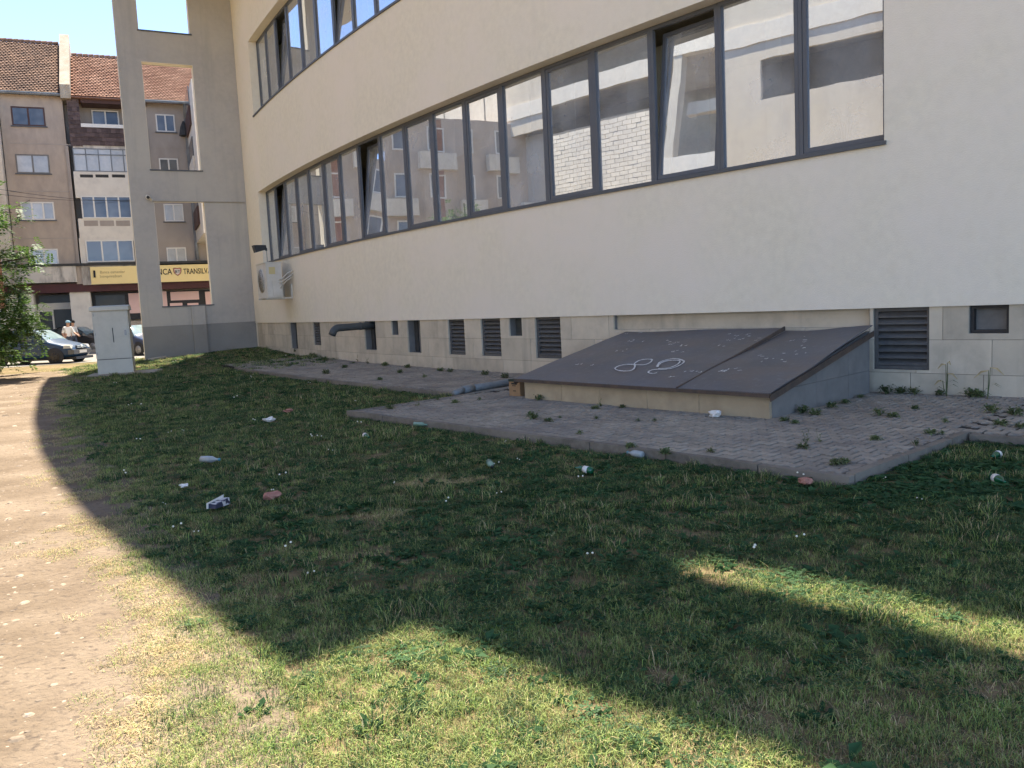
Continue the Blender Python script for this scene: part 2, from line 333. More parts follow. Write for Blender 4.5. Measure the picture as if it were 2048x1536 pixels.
m = MB(); m.hexa([wp(SL-.02, -.02, -.2), wp(SL+.2, -.02, -.2), wp(SL+.2, -14, -.2), wp(SL-.02, -14, -.2)], [wp(SL-.02, -.02, ZT), wp(SL+.2, -.02, ZT), wp(SL+.2, -14, ZT), wp(SL-.02, -14, ZT)]); m.build('end_wall', 'stucco', office)
# ---- windows: every bay is a part with frame, pane and (where it opens) a sash
def rect_ring(mb, P, w0, w1, z0, z1, t, o0, o1):
    """frame of four bars; P(s, o, z)"""
    def bar(a, b, c, d): mb.hexa([P(a, o1, c), P(b, o1, c), P(b, o0, c), P(a, o0, c)], [P(a, o1, d), P(b, o1, d), P(b, o0, d), P(a, o0, d)])
    bar(w0, w0+t, z0, z1); bar(w1-t, w1, z0, z1); bar(w0+t, w1-t, z0, z0+t); bar(w0+t, w1-t, z1-t, z1)
NB = 18
for bi, (a, b, z0, z1) in enumerate(bands):
    w = (b-a)/NB
    tilt = {2, 10, 16} if bi == 0 else {11, 15}
    sash = {0, 2, 4, 6, 8, 10, 12, 14, 16} if bi == 0 else {1, 5, 8, 11, 13, 15}
    for k in range(NB):
        s1 = b-k*w; s0_ = s1-w
        m = MB(); rect_ring(m, wp, s0_+.002, s1-.002, z0+.002, z1-.002, .062, -DEP-.075, -DEP)
        win = m.build('window', 'frame', office)
        ins = .064
        if k in sash:
            th = R_(6.0) if k in tilt else 0.0
            zb = z0+ins
            def TP(s, o, z, th=th, zb=zb):               # tilted about its bottom edge, top inwards
                h = z-zb; oo = o-(-DEP-.03)
                return wp(s, -DEP-.03+oo*math.cos(th)-h*math.sin(th), zb+h*math.cos(th)+oo*math.sin(th))
            ztop = z1-ins-(.0 if not th else .01)
            m = MB(); rect_ring(m, TP, s0_+ins+.004, s1-ins-.004, zb+.004, ztop-.004, .068, -DEP-.085, -DEP-.012)
            m.build('sash', 'frame', win)
            i2 = ins+.072; Pf = TP; oo = -DEP-.045; za, zb2 = zb+.072, ztop-.072
        else:
            i2 = ins+.002; Pf = wp; oo = -DEP-.045; za, zb2 = z0+ins+.002, z1-ins-.002
        j = (random.random()-.5)*.006; j2 = (random.random()-.5)*.006
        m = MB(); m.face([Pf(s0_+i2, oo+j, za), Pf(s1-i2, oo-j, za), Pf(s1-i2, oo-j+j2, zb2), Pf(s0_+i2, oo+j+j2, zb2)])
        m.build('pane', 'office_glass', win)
    m = MB(); cbox(m, a-.02, b+.03, -DEP+.002, .045, z0-.055, z0-.002, 1.4)
    m.build('sill', 'sill', office)
    # blinds and screens standing inside
    for k in ((3, .2, .95), (5, .0, .55), (6, .05, 1.0), (9, .0, .4), (14, .0, 1.0), (15, .3, 1.0), (17, 0, 1), (0, .0, .25), (1, .55, .75)):
        s1 = b-k[0]*w; m = MB(); cbox(m, s1-w*k[2], s1-w*k[1], -1.15, -1.13, z0-.05, z1-.06); m.build('blind', 'blind', office)
    for k in range(0, 19, 3): m = MB(); cbox(m, b-k*w-.2, b-k*w+.2, -1.7, -1.3, z0-.3, z1+.3); m.build('inner_column', 'interior', office)
# small box standing on the window ledge inside
# ---- plinth: stone slabs with recessed openings
OPEN = [(-14.85, -14.0, .35, 'panel'), (-12.2, -11.5, .52, 'louver'), (-7.95, -7.2, .46, 'dark'), (-6.22, -5.84, .89, 'small'), (-5.35, -4.67, .44, 'panel'),
        (-3.36, -2.66, .43, 'louver'), (-2.0, -1.27, .43, 'louver'), (-.96, -.52, .88, 'small'), (-.09, .69, .42, 'louver'), (2.14, 6.98, 1.0, 'strip'),
        (7.03, 7.79, .40, 'louver'), (8.28, 8.75, .90, 'pane')]
rows = [(-.15, .355), (.36, .815), (.82, ZP-.002)]
def subrects(r, holes):
    out = [r]
    for h in holes:
        nx = []
        for (a, b, c, d) in out:
            if h[1] <= a or h[0] >= b or h[3] <= c or h[2] >= d: nx.append((a, b, c, d)); continue
            if a < h[0]: nx.append((a, h[0], c, d))
            if b > h[1]: nx.append((h[1], b, c, d))
            a2, b2 = max(a, h[0]), min(b, h[1])
            if c < h[2]: nx.append((a2, b2, c, h[2]))
            if d > h[3]: nx.append((a2, b2, h[3], d))
        out = nx
    return out
holes = [(a, b, c, ZP+.1) for a, b, c, _ in OPEN]
for ri, (z0, z1) in enumerate(rows):
    s_ = SL+.02-(.33*ri)
    while s_ < 16:
        wdt = .98+.12*(random.random()-.5); a, b = max(s_, SL+.02), s_+wdt-.007
        if b-a > .05:
            m = MB(); jit = -.03-random.random()*.003
            for (p, q, c, d) in subrects((a, b, z0, z1), holes): cbox(m, p, q, -.07, jit, c, d)
            if m.f: m.build('plinth_slab', 'tile_stone', office)
        s_ += wdt
m = MB()
for (p, q, c, d) in subrects((SL, 16.0, -.2, ZP-.004), [(h[0]-.01, h[1]+.01, h[2]-.01, h[3]) for h in holes]): cbox(m, p, q, -.12, -.045, c, d)
m.build('plinth_joints', 'joint', office)
for (a, b, zb, kind) in OPEN:
    D = {'strip': .14, 'small': .22, 'pane': .2}.get(kind, .26)
    m = MB()
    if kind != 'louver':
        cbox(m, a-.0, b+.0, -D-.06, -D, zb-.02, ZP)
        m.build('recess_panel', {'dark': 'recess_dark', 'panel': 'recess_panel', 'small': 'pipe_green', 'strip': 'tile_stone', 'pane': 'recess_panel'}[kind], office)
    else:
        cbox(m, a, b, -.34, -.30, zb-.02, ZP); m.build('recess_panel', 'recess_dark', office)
    m = MB()                                            # jambs and ledge of the recess
    cbox(m, a-.02, a, -D-.06, -.071, zb-.02, ZP); cbox(m, b, b+.02, -D-.06, -.071, zb-.02, ZP); cbox(m, a, b, -D, -.071, zb-.022, zb-.001)
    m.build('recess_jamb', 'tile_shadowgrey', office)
    if kind == 'louver':
        m = MB(); rect_ring(m, wp, a+.005, b-.005, zb+.004, ZP-.006, .045, -.14, -.085)
        lv = m.build('louver', 'louver', office); n = 8; hgt = (ZP-zb-.1)/n
        for k in range(n):
            z = zb+.055+k*hgt; m = MB(); e = .003
            A0, A1 = a+.052, b-.052
            m.hexa([wp(A0, -.085, z), wp(A1, -.085, z), wp(A1, -.20, z+hgt*.95), wp(A0, -.20, z+hgt*.95)],
                   [wp(A0, -.085, z+.022), wp(A1, -.085, z+.022), wp(A1, -.20, z+hgt*.95+.022), wp(A0, -.20, z+hgt*.95+.022)])
            m.build('slat', 'louver', lv)
    if kind in ('dark', 'panel') :
        m = MB(); cbox(m, a+.02, a+.3*(b-a), -D+.002, -D+.03, zb+.0, ZP-.01); m.build('shutter_edge', 'recess_dark', office)
    if kind == 'pane':
        m = MB(); rect_ring(m, wp, a+.005, b-.005, zb+.004, ZP-.006, .04, -.19, -.1); m.build('vent_frame', 'black_plastic', office)
# ---- the fin: a tall frame wall standing out from the corner
FTH = .38
FN = Vector((FE.y, -FE.x, 0))
if FN.y > 0: FN = -FN
def fp(u, o, z): return K+FE*u+FN*o+Vector((0, 0, z))   # outward from the wall, towards the camera, height
def on_fin(px, py):
    p = on_plane(px, py, K+Vector((0, 0, 1)), FN)-K
    return p.dot(FE), p.z
def fbox(mb, u0, u1, o0, o1, z0, z1):
    return mb.hexa([fp(u0, o0, z0), fp(u0, o1, z0), fp(u1, o1, z0), fp(u1, o0, z0)], [fp(u0, o0, z1), fp(u0, o1, z1), fp(u1, o1, z1), fp(u1, o0, z1)])
FLEN = on_fin(258, 360)[0]
fo = []
for (xl, xr, yb, yt) in ((325, 423, 615, 402), (304, 403, 341, 128), (276, 382, 61, -190)):
    xm = (xl+xr)/2
    (u1, z0), (u0, _) = on_fin(xl, yb), on_fin(xr, yb); _, z1 = on_fin(xm, yt); fo.append((u0, u1, z0, z1))
m = MB(); ua, ub = sum(f[0] for f in fo)/3, sum(f[1] for f in fo)/3
fbox(m, -.35, ua, -FTH, 0, 1.33, ZT); fbox(m, ub, FLEN, -FTH, 0, 1.33, ZT)
zz = [1.33]+[q for f in fo for q in (f[2], f[3])]+[ZT]
for k in range(0, len(zz), 2):
    if zz[k+1]-zz[k] > .05: fbox(m, ua, ub, -FTH, 0, zz[k], zz[k+1])
fin = m.build('frame_fin', 'fin_grey', office)
m = MB(); fbox(m, -.35, FLEN, -FTH, .004, -.2, 1.328); m.build('fin_plinth', 'fin_dark', office)
m = MB()
for (u0, u1, z0, z1) in fo:                              # cream reveals inside the frame
    fbox(m, ua+.001, ua+.012, -FTH-.003, -.003, z0, z1-.014); fbox(m, ub-.012, ub-.001, -FTH-.003, -.003, z0, z1-.014); fbox(m, ua+.001, ub-.001, -FTH-.003, -.003, z1-.013, z1-.001)
fbox(m, FLEN+.001, FLEN+.012, -FTH-.003, -.003, 1.33, ZT); fbox(m, FLEN+.001, FLEN+.012, -FTH-.003, -.003, -.2, 1.32)
m.build('reveal', 'stucco', fin)
for (u0, u1, z0, z1) in fo:
    m = MB(); fbox(m, ua-.06, ub+.04, -FTH-.05, .05, z0+.001, z0+.045); m.build('coping', 'sill', fin)
(u1, _), (u0, _) = on_fin(384, 640), on_fin(411, 640)
m = MB(); fbox(m, u0, u1, .004, .16, -.1, fo[0][2]-.01); m.build('pilaster', 'fin_grey', fin)
m = MB(); fbox(m, u0-.004, u1+.004, .006, .166, -.1, 1.32); m.build('pilaster_base', 'fin_dark', fin)
m = MB(); u1, z = on_fin(305, 404); m.tube([fp(0.05, .03, z+.02), fp(u1, .03, z+.02)], .022, 6); m.build('conduit', 'concrete', fin)
# ================================================================== paving
PZ = 0.085                                              # top of the pavers above the lawn
Z0 = lambda p: Vector((p.x, p.y, 0))
pc = Z0(on_z(1690, 947, PZ)); tip = Z0(on_z(708, 822, PZ))
pe = (pc-tip).normalized(); pn = Vector((-pe.y, pe.x, 0))
if pn.y < 0: pn = -pn                                   # pe along the kerb, pn towards the wall
def pv(a, b, z=0.0): return tip+pe*a+pn*b+Vector((0, 0, z))
plen = (pc-tip).length
r2 = Z0(on_z(1912, 862, PZ)); rb = (r2-tip).dot(pn)
wk = [Z0(on_z(x, y, .1)) for x, y in ((597, 748), (685, 760), (772, 770), (892, 778))]
wk_off = [((p-CW).length-RW) for p in wk]
WKO = sum(wk_off[1:3])/2                                # outer edge of the walk along the wall, offset from it
m_ = MB()
paving = None
# clip regions in plan: platform and walk along the wall
def inside_platform(p):
    q = p-tip; a, b = q.dot(pe), q.dot(pn); return 0.02 < a < plen-.02 and b > .02 and (p-CW).length > RW-.03
def inside_walk(p):
    return RW-.03 < (p-CW).length < RW+WKO-.02
def in_lawn_hole(p):                                    # True where paving or building stands
    r = (p-CW).length
    s_w = (math.atan2(p.y-CW.y, p.x-CW.x) % (2*math.pi)-math.pi)*RW+S0
    if s_w < -8.0 and r > RW+.06 and random.random() < (-8.0-s_w)/4.0: return False
    q = p-tip; a, b = q.dot(pe), q.dot(pn)
    return r < RW+WKO+.06 or (-.1 < a < plen+.1 and b > -.1 and r < RW+9) 
def pz_at(x, y): return PZ+gz(x, y)*.9
# bed
bed = MB()
n = 40
for k in range(n):
    s0_, s1_ = -12.4+26.4*k/n, -12.4+26.4*(k+1)/n
    q = [wp(s0_, WKO, 0), wp(s1_, WKO, 0), wp(s1_, -.2, 0), wp(s0_, -.2, 0)]
    bed.hexa([p+Vector((0, 0, -.1)) for p in q], [p+Vector((0, 0, pz_at(p.x, p.y)-.018)) for p in q])
A = [pv(0, 0), pv(plen, 0), pv(plen, 6.5), pv(0, 4.6)]
bq = [pv(0, 0), pv(plen, 0), pv(plen, rb+.3), pv(plen-2.2, rb+1.2), pv(2.4, 3.0), pv(0, 1.9)]
bed.prism([p+Vector((0, 0, -.1)) for p in bq], (0, 0, PZ+.1-.0185))
paving = tag(bed.build('paving', 'sand_bed'), kind='structure')
# the interlocking paver outline
PWX, PWY = .205, .172
g = .0095
prof = [(-PWX/2+g, -PWY/2+g), (-PWX/4, -PWY/2+g), (-PWX/4+.03, -PWY/2+.028+g), (PWX/4-.03, -PWY/2+.028+g), (PWX/4, -PWY/2+g), (PWX/2-g, -PWY/2+g),
        (PWX/2-g, PWY/2-g), (PWX/4, PWY/2-g), (PWX/4-.03, PWY/2-.028-g), (-PWX/4+.03, PWY/2-.028-g), (-PWX/4, PWY/2-g), (-PWX/2+g, PWY/2-g)]
def paver_mesh(seed):
    r = random.Random(seed); b = bmesh.new(); n = len(prof)
    top = [b.verts.new((x*.95, y*.94, 0)) for x, y in prof]; mid = [b.verts.new((x, y, -.006)) for x, y in prof]; low = [b.verts.new((x, y, -.03)) for x, y in prof]
    b.faces.new(top)
    for k in range(n):
        q = (k+1) % n; b.faces.new((mid[k], mid[q], top[q], top[k])); b.faces.new((low[k], low[q], mid[q], mid[k]))
    bmesh.ops.triangulate(b, faces=b.faces[:1]); me = bpy.data.meshes.new('paver'); b.to_mesh(me); b.free(); me.materials.append(MATS['paver']); return me
pmesh = paver_mesh(1)
hatch_c = [Z0(on_z(1050, 795, PZ)), Z0(on_z(1540, 838, PZ))]
spots = []
rowh = PWY-.014
for j in range(-4, 60):
    for i in range(-30, 60):
        a = (i+.5)*PWX+(j % 2)*PWX/2-2.0; b_ = (j+.5)*rowh
        p = pv(a, b_)
        if inside_platform(p) and p.y > 2 and b_ < 6.2 and a > PWX/2-.01 and a < plen-PWX/2+.01 and (p-CW).length-RW > -.02: spots.append((p, math.atan2(pe.y, pe.x), 1.0))
        elif inside_platform(p) and p.y > 2 and b_ < rb+.1:                 # cut stones along the kerbs
            lo, hi = max(a-PWX/2, .004), min(a+PWX/2, plen-.004)
            if hi-lo > .03: spots.append((pv((lo+hi)/2, b_), math.atan2(pe.y, pe.x), (hi-lo)/PWX))
for j in range(0, int(WKO/rowh)+1):                     # walk courses follow the curve
    o = (j+.5)*rowh
    if o > WKO-.05: continue
    for i in range(int(25.4/PWX)):
        s_ = -12.35+(i+.5)*PWX+(j % 2)*PWX/2; p = wp(s_, o, 0)
        q = p-tip
        if -.12 < q.dot(pe) < plen+.0 and q.dot(pn) > -.1: continue
        t = wp(s_+.1, o, 0)-p; spots.append((p, math.atan2(t.y, t.x), 1.0))
spots.sort(key=lambda t: (t[0]).length)
fl = MB()
def visible(p):
    d = Vector((p.x, p.y, PZ-CAMH)); x = p.x/p.y
    return -.66 < x < .72
vis = [t for t in spots if visible(t[0]) or True]
near = [t for t in vis if visible(t[0])][:300]; nearid = set(id(t) for t in near)
for (p, a, sx) in near:
    o = bpy.data.objects.new('paver', pmesh); COL.objects.link(o); o.parent = paving
    o.scale = (sx, 1, 1); o.location = (p.x, p.y, pz_at(p.x, p.y)+random.uniform(-.005, .004)); o.rotation_euler = (random.uniform(-.015, .015), random.uniform(-.015, .015), a+random.uniform(-.015, .015))
for t in spots:
    if id(t) in nearid: continue
    (p, a, sx) = t; c, s_ = math.cos(a), math.sin(a); z = pz_at(p.x, p.y)+random.uniform(-.005, .004)
    idx = [fl.pt((p.x+x*sx*.955*c-y*.945*s_, p.y+x*sx*.955*s_+y*.945*c, z)) for x, y in prof]; idl = [fl.pt((p.x+x*sx*c-y*s_, p.y+x*sx*s_+y*c, z-.025)) for x, y in prof]
    fl.f += [idx]+[[idl[k], idl[(k+1) % 12], idx[(k+1) % 12], idx[k]] for k in range(12)]; fl.mi += [0]*13
o = fl.build('paver_field', 'paver_far', paving); tag(o, kind='stuff')
# kerb stones, one by one
def kerb_run(P, L, seg=1.0, w=.085):
    k = 0.0
    while k < L-.02:
        e = min(k+seg, L); mb = MB(); h = random.uniform(-.008, .006)
        a, b, c, d = P(k+.006, -w), P(e-.006, -w), P(e-.006, -.002), P(k+.006, -.002)
        za, zb_ = pz_at(a.x, a.y)+.004+h, pz_at(b.x, b.y)+.004+h
        top = [a+Vector((0, 0, za)), b+Vector((0, 0, zb_)), c+Vector((0, 0, zb_)), d+Vector((0, 0, za))]
        mb.hexa([a+Vector((0, 0, -.15)), b+Vector((0, 0, -.15)), c+Vector((0, 0, -.15)), d+Vector((0, 0, -.15))], top)
        ob = mb.build('kerb_stone', 'kerb', paving); k = e
kerb_run(lambda k, o: pv(k-.085, o), plen+.17)
kerb_run(lambda k, o: pv(plen-o, k), rb+.0)
tl = next((b for b in np.arange(.2, 6, .02) if (pv(0, b)-CW).length < RW+WKO+.02), 1.8)
kerb_run(lambda k, o: pv(o, k), tl)
sa = next(s_ for s_ in np.arange(-10, 10, .02) if (wp(s_, WKO, 0)-tip).dot(pe) > -.1)
kerb_run(lambda k, o: wp(-10.5+k, WKO-o, 0), sa+10.5)
sb = next(s_ for s_ in np.arange(0, 16, .02) if (wp(s_, WKO, 0)-tip).dot(pe) > plen+.09)
kerb_run(lambda k, o: wp(sb+k, WKO-o, 0), 14-sb)
# ================================================================== cellar hatch
h0, h1 = Z0(on_z(1050, 796, PZ)), Z0(on_z(1540, 838, PZ)); he = (h1-h0).normalized(); hn = Vector((-he.y, he.x, 0))
if hn.y < 0: hn = -hn
HW = (h1-h0).length
hn = (Z0(on_z(1738, 786, PZ))-h1).normalized()          # the cheeks stand a little askew
hb0 = (wp(2.2, -.02, 0)-h0).dot(hn); hb1 = (wp(6.95, -.02, 0)-h0).dot(hn); HD = min(hb0, hb1)+.02
HF, HB = .425, .985
def hp(a, b, z): return h0+he*a+hn*b+Vector((0, 0, z))
def hz(b): return HF+(HB-HF)*b/HD
hatch = thing('cellar_hatch', h0+he*HW*.5+hn*1.2, 'low stone walled cellar hatch with sloping dark sheet metal lid and chalk scribbles', 'hatch')
k = 0; xs_ = [0, .84, 1.62, 2.5, 3.35, HW]
for a, b in zip(xs_[:-1], xs_[1:]):
    m = MB(); m.hexa([hp(a+.002, 0, -.05), hp(b-.004, 0, -.05), hp(b-.004, .05, -.05), hp(a+.002, .05, -.05)], [hp(a+.002, 0, HF-.03), hp(b-.004, 0, HF-.03), hp(b-.004, .05, HF-.02), hp(a+.002, .05, HF-.02)]); m.build('front_slab', 'tile_dirty', hatch)
for side in (0, 1):
    a0, a1 = ((-.0, .05) if side == 0 else (HW-.05, HW+.0)); ex_ = -.003 if side == 0 else .003
    for (b0, b1) in ((.052, 1.18), (1.186, 2.1), (2.106, HD)):
        for (zl, zh) in ((-.05, .40), (.404, 9)):
            t0, t1 = min(zh, hz(b0)-.03), min(zh, hz(b1)-.03)
            if t1 <= zl+.01: continue
            t0 = max(t0, zl+.002)
            m = MB(); A0, A1 = (a0, a1) if side == 0 else (a0, a1)
            m.hexa([hp(A0+ex_, b0, zl), hp(A1+ex_, b0, zl), hp(A1+ex_, b1, zl), hp(A0+ex_, b1, zl)], [hp(A0+ex_, b0, t0), hp(A1+ex_, b0, t0), hp(A1+ex_, b1, t1), hp(A0+ex_, b1, t1)])
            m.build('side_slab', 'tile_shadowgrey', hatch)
SEAM = HW*.705
def lid(name, a0, a1, lift_r, thick=.012):
    n = 18; q = 14; v = MB()
    def P(i, j, dz):
        a = a0+(a1-a0)*i/n; b = -.10+(HD+.08)*j/q
        w = .010*math.sin(a*2.3+1)*math.sin(b*1.9)+.022*(vnoise(a, b, 1.6, 5)-.5)
        return hp(a, b, hz(b)+w+lift_r*(i/n)**3*(j/q)+dz)
    for i in range(n):
        for j in range(q):
            v.face([P(i, j, 0), P(i+1, j, 0), P(i+1, j+1, 0), P(i, j+1, 0)]); v.face([P(i, j, -thick), P(i, j+1, -thick), P(i+1, j+1, -thick), P(i+1, j, -thick)])
    for j in range(q):
        for i in (0, n): v.face([P(i, j, 0), P(i, j+1, 0), P(i, j+1, -thick), P(i, j, -thick)])
    for i in range(n):
        for j in (0, q): v.face([P(i, j, 0), P(i+1, j, 0), P(i+1, j, -thick), P(i, j, -thick)])
    return v.build(name, 'rust_lid', hatch)
lidL = lid('lid', -.13, SEAM-.01, .035); lidR = lid('lid', SEAM+.01, HW+.06, .055)
lidR['label'] = 'narrower sheet metal leaf with curled up back corner'
m = MB()                                                # folded lips at the front and the sides
m.hexa([hp(-.13, -.112, HF-.075), hp(HW+.06, -.112, HF-.075), hp(HW+.06, -.104, HF-.075), hp(-.13, -.104, HF-.075)], [hp(-.13, -.112, HF-.03), hp(HW+.06, -.112, HF-.03), hp(HW+.06, -.104, HF-.03), hp(-.13, -.104, HF-.03)])
m.build('front_lip', 'lid_edge', hatch)
for a in (-.142, HW+.062):
    m = MB(); m.hexa([hp(a, -.1, hz(-.1)-.10), hp(a+.012, -.1, hz(-.1)-.10), hp(a+.012, HD, hz(HD)-.10), hp(a, HD, hz(HD)-.10)], [hp(a, -.1, hz(-.1)-.022), hp(a+.012, -.1, hz(-.1)-.022), hp(a+.012, HD, hz(HD)-.022), hp(a, HD, hz(HD)-.022)]); m.build('side_lip', 'lid_edge', hatch)
m = MB()                                                # standing seam between the leaves, opening towards the wall
for k in range(8):
    b0, b1 = -.1+(HD+.05)*k/8, -.1+(HD+.05)*(k+1)/8; e0, e1 = .012+.05*(k/8)**2, .012+.05*((k+1)/8)**2
    m.hexa([hp(SEAM-.012, b0, hz(b0)), hp(SEAM+.016, b0, hz(b0)), hp(SEAM+.016, b1, hz(b1)), hp(SEAM-.012, b1, hz(b1))], [hp(SEAM-.01, b0, hz(b0)+e0), hp(SEAM+.012, b0, hz(b0)+e0), hp(SEAM+.012, b1, hz(b1)+e1), hp(SEAM-.01, b1, hz(b1)+e1)])
m.build('seam', 'lid_edge', hatch)
hN = he.cross(hn*1.0+Vector((0, 0, (HB-HF)/HD))).normalized()
if hN.z < 0: hN = -hN
def on_lid(px, py): return on_plane(px, py, hp(0, 0, HF+.016), hN)
def chalk_line(pts, w=.010, name='chalk_mark'):
    P = [on_lid(980+x/4, 600+y/4) for x, y in pts]; mb = MB(); d_ = []
    for k in range(len(P)):
        d = (P[min(k+1, len(P)-1)]-P[max(k-1, 0)]).normalized(); d_.append(hN.cross(d).normalized())
    for k in range(len(P)-1):
        wa = w*(.6+.8*random.random()); mb.hexa([P[k]-d_[k]*wa, P[k+1]-d_[k+1]*wa, P[k+1]+d_[k+1]*wa, P[k]+d_[k]*wa], [p+hN*.002 for p in (P[k]-d_[k]*wa, P[k+1]-d_[k+1]*wa, P[k+1]+d_[k+1]*wa, P[k]+d_[k]*wa)])
    return mb.build(name, 'chalk', lidL)
def smooth(pts, n=6):
    out = []; N = len(pts)
    for k in range(N-1):
        p0, p1, p2, p3 = pts[max(k-1, 0)], pts[k], pts[k+1], pts[min(k+2, N-1)]
        for q in range(n):
            t = q/n; out.append(tuple(.5*((2*p1[i])+(-p0[i]+p2[i])*t+(2*p0[i]-5*p1[i]+4*p2[i]-p3[i])*t*t+(-p0[i]+3*p1[i]-3*p2[i]+p3[i])*t**3) for i in (0, 1)))
    return out+[pts[-1]]
chalk_line(smooth([(1150, 515), (1090, 515), (1030, 527), (1000, 548), (1030, 563), (1090, 568), (1140, 558), (1160, 530), (1155, 510), (1190, 485), (1240, 474), (1295, 476), (1280, 500), (1235, 517), (1180, 518), (1150, 515)]))
chalk_line(smooth([(1335, 530), (1355, 500), (1400, 482), (1470, 468), (1530, 478), (1552, 496), (1510, 525), (1450, 547), (1380, 555), (1320, 555), (1280, 565), (1268, 580), (1300, 588), (1335, 582)]))
chalk_line(smooth([(1340, 535), (1365, 505), (1430, 484), (1500, 482), (1520, 492), (1490, 520), (1420, 545), (1345, 548)]), .010)
rs = random.Random(5)
for (cx, cy, wx, wy, nn) in ((1150, 258, 160, 14, 5), (1160, 325, 60, 10, 4), (1490, 345, 80, 22, 8), (1500, 410, 60, 8, 4), (1830, 372, 30, 8, 2), (1900, 560, 110, 16, 9), (1960, 300, 90, 30, 8), (740, 515, 70, 8, 4), (1450, 615, 30, 6, 2), (1640, 575, 90, 9, 5), (2350, 420, 220, 60, 9), (2480, 320, 120, 30, 5), (2250, 480, 100, 40, 5), (2120, 300, 110, 30, 7), (1060, 400, 60, 12, 3), (860, 320, 40, 8, 2)):
    for _ in range(nn):
        x, y = cx+rs.uniform(-wx, wx), cy+rs.uniform(-wy, wy); d = rs.uniform(10, 34)
        chalk_line([(x, y), (x+d*.6, y-rs.uniform(-3, 5)), (x+d, y-rs.uniform(0, 9))], rs.uniform(.002, .007), 'chalk_scratch')
# ================================================================== cardboard box, pipes
mat('cardboard', (0.33, 0.215, 0.125), (0.28, 0.18, 0.105), 0.9, 12)
mat('print_dark', (0.03, 0.03, 0.028), None, 0.8)
mat('box_green', (0.03, 0.045, 0.035), None, 0.7)
b0 = Z0(on_z(1019, 791, PZ)); bx = thing('cardboard_box', (b0.x, b0.y, PZ), 'small brown cardboard box with dark top and print beside the hatch wall', 'box')
be = he; bw = .27; bh = .27; bd = .22
def bxp(a, b, z): return b0+be*a+hn*b+Vector((0, 0, PZ+z))
m = MB(); m.hexa([bxp(0, 0, .0), bxp(bw, 0, .0), bxp(bw, bd, .0), bxp(0, bd, .0)], [bxp(0, 0, bh-.04), bxp(bw, 0, bh-.04), bxp(bw, bd, bh-.04), bxp(0, bd, bh-.04)]); m.build('carton', 'cardboard', bx)
m = MB(); m.hexa([bxp(-.006, -.006, bh-.038), bxp(bw+.006, -.006, bh-.038), bxp(bw+.006, bd+.006, bh-.038), bxp(-.006, bd+.006, bh-.038)], [bxp(-.006, -.006, bh), bxp(bw+.006, -.006, bh), bxp(bw+.006, bd+.006, bh), bxp(-.006, bd+.006, bh)]); m.build('lid', 'box_green', bx)
m = MB()
for (a, b, z, w) in ((.06, .2, .185, .03), (.08, .17, .16, .012), (.10, .17, .075, .015)): m.hexa([bxp(a, -.003, z), bxp(b, -.003, z), bxp(b, -.0005, z), bxp(a, -.0005, z)], [bxp(a, -.003, z+w), bxp(b, -.003, z+w), bxp(b, -.0005, z+w), bxp(a, -.0005, z+w)])
m.build('print', 'print_dark', bx)
m = MB(); m.face([bxp(-.002, .001, .0), bxp(-.002, bd, .0), bxp(-.002, bd, bh-.045), bxp(-.002, .001, bh-.045)]); m.build('side_print', 'box_green', bx)
pth = [on_z(x, y, PZ+.06) for x, y in ((1150, 742), (1060, 757), (1020, 764), (985, 770), (940, 777), (926, 780))]+[on_z(908, 787, PZ+.03)]
m = MB(); m.tube(pth[:5], .062, 10); m.tube([pth[4]+(pth[3]-pth[4])*.12, pth[5]], .07, 10)
gp = thing('drain_pipe', (pth[3].x, pth[3].y, PZ), 'grey plastic pipe lying on the paving behind the hatch', 'pipe'); m.build('pipe', 'pipe_grey', gp, True)
m = MB(); m.tube([pth[5], pth[6]], [.058, .05], 10); m.build('spout', 'pipe_grey', gp, True)
so_, zo = -7.5, 1.15
vp = thing('vent_pipe', wp(so_, .1, 0), 'dark green pipe elbow sticking out of the plinth opening', 'pipe')
P0, P1 = wp(so_, -.22, zo), wp(so_, .92, zo-.015)
nn_ = (P1-P0).normalized(); arc = [P0, P0+(P1-P0)*.5, P1]
for k in range(1, 7):
    a = R_(70)*k/6; arc.append(P1+nn_*(.19*math.sin(a))+Vector((0, 0, -.19*(1-math.cos(a)))))
arc.append(arc[-1]+(arc[-1]-arc[-2]).normalized()*.07)
m = MB(); m.tube(arc, .10, 14); m.build('pipe', 'pipe_green', vp, True)
m = MB(); m.tube([wp(so_, .25, zo-.005), wp(so_, .31, zo-.006)], .108, 14); m.build('collar', 'pipe_green', vp, True)
# ================================================================== air conditioner and floodlight
ac_s, ac_z = -13.95, 2.15; AW, AD, AH, AG = 1.30, .52, 1.20, .36
ac = thing('air_conditioner', wp(ac_s-AW/2, .5, ac_z-.05), 'white air conditioning unit with round fan on wall brackets below the ribbon window', 'air conditioner')
m = MB(); cbox(m, ac_s-AW, ac_s, AG, AG+AD, ac_z, ac_z+AH-.03); body = m.build('casing', 'ac_white', ac)
m = MB(); cbox(m, ac_s-AW-.02, ac_s+.02, AG-.01, AG+AD+.025, ac_z+AH-.028, ac_z+AH); m.build('top_cover', 'ac_white', ac)
fs, fz, fr = ac_s-AW*.52, ac_z+AH*.5, .41
c = wp(fs, AG+AD, fz); nO = (wp(fs, 1, 0)-wp(fs, 0, 0)); tO = (wp(fs+.1, 0, 0)-wp(fs, 0, 0)).normalized(); zU = Vector((0, 0, 1))
m = MB(); m.lathe(c-nO*.0+nO*.002, nO, [(0, fr), (.02, fr), (.022, fr*.98), (.003, fr*.96)], 28); m.build('fan_ring', 'ac_white', ac, True)
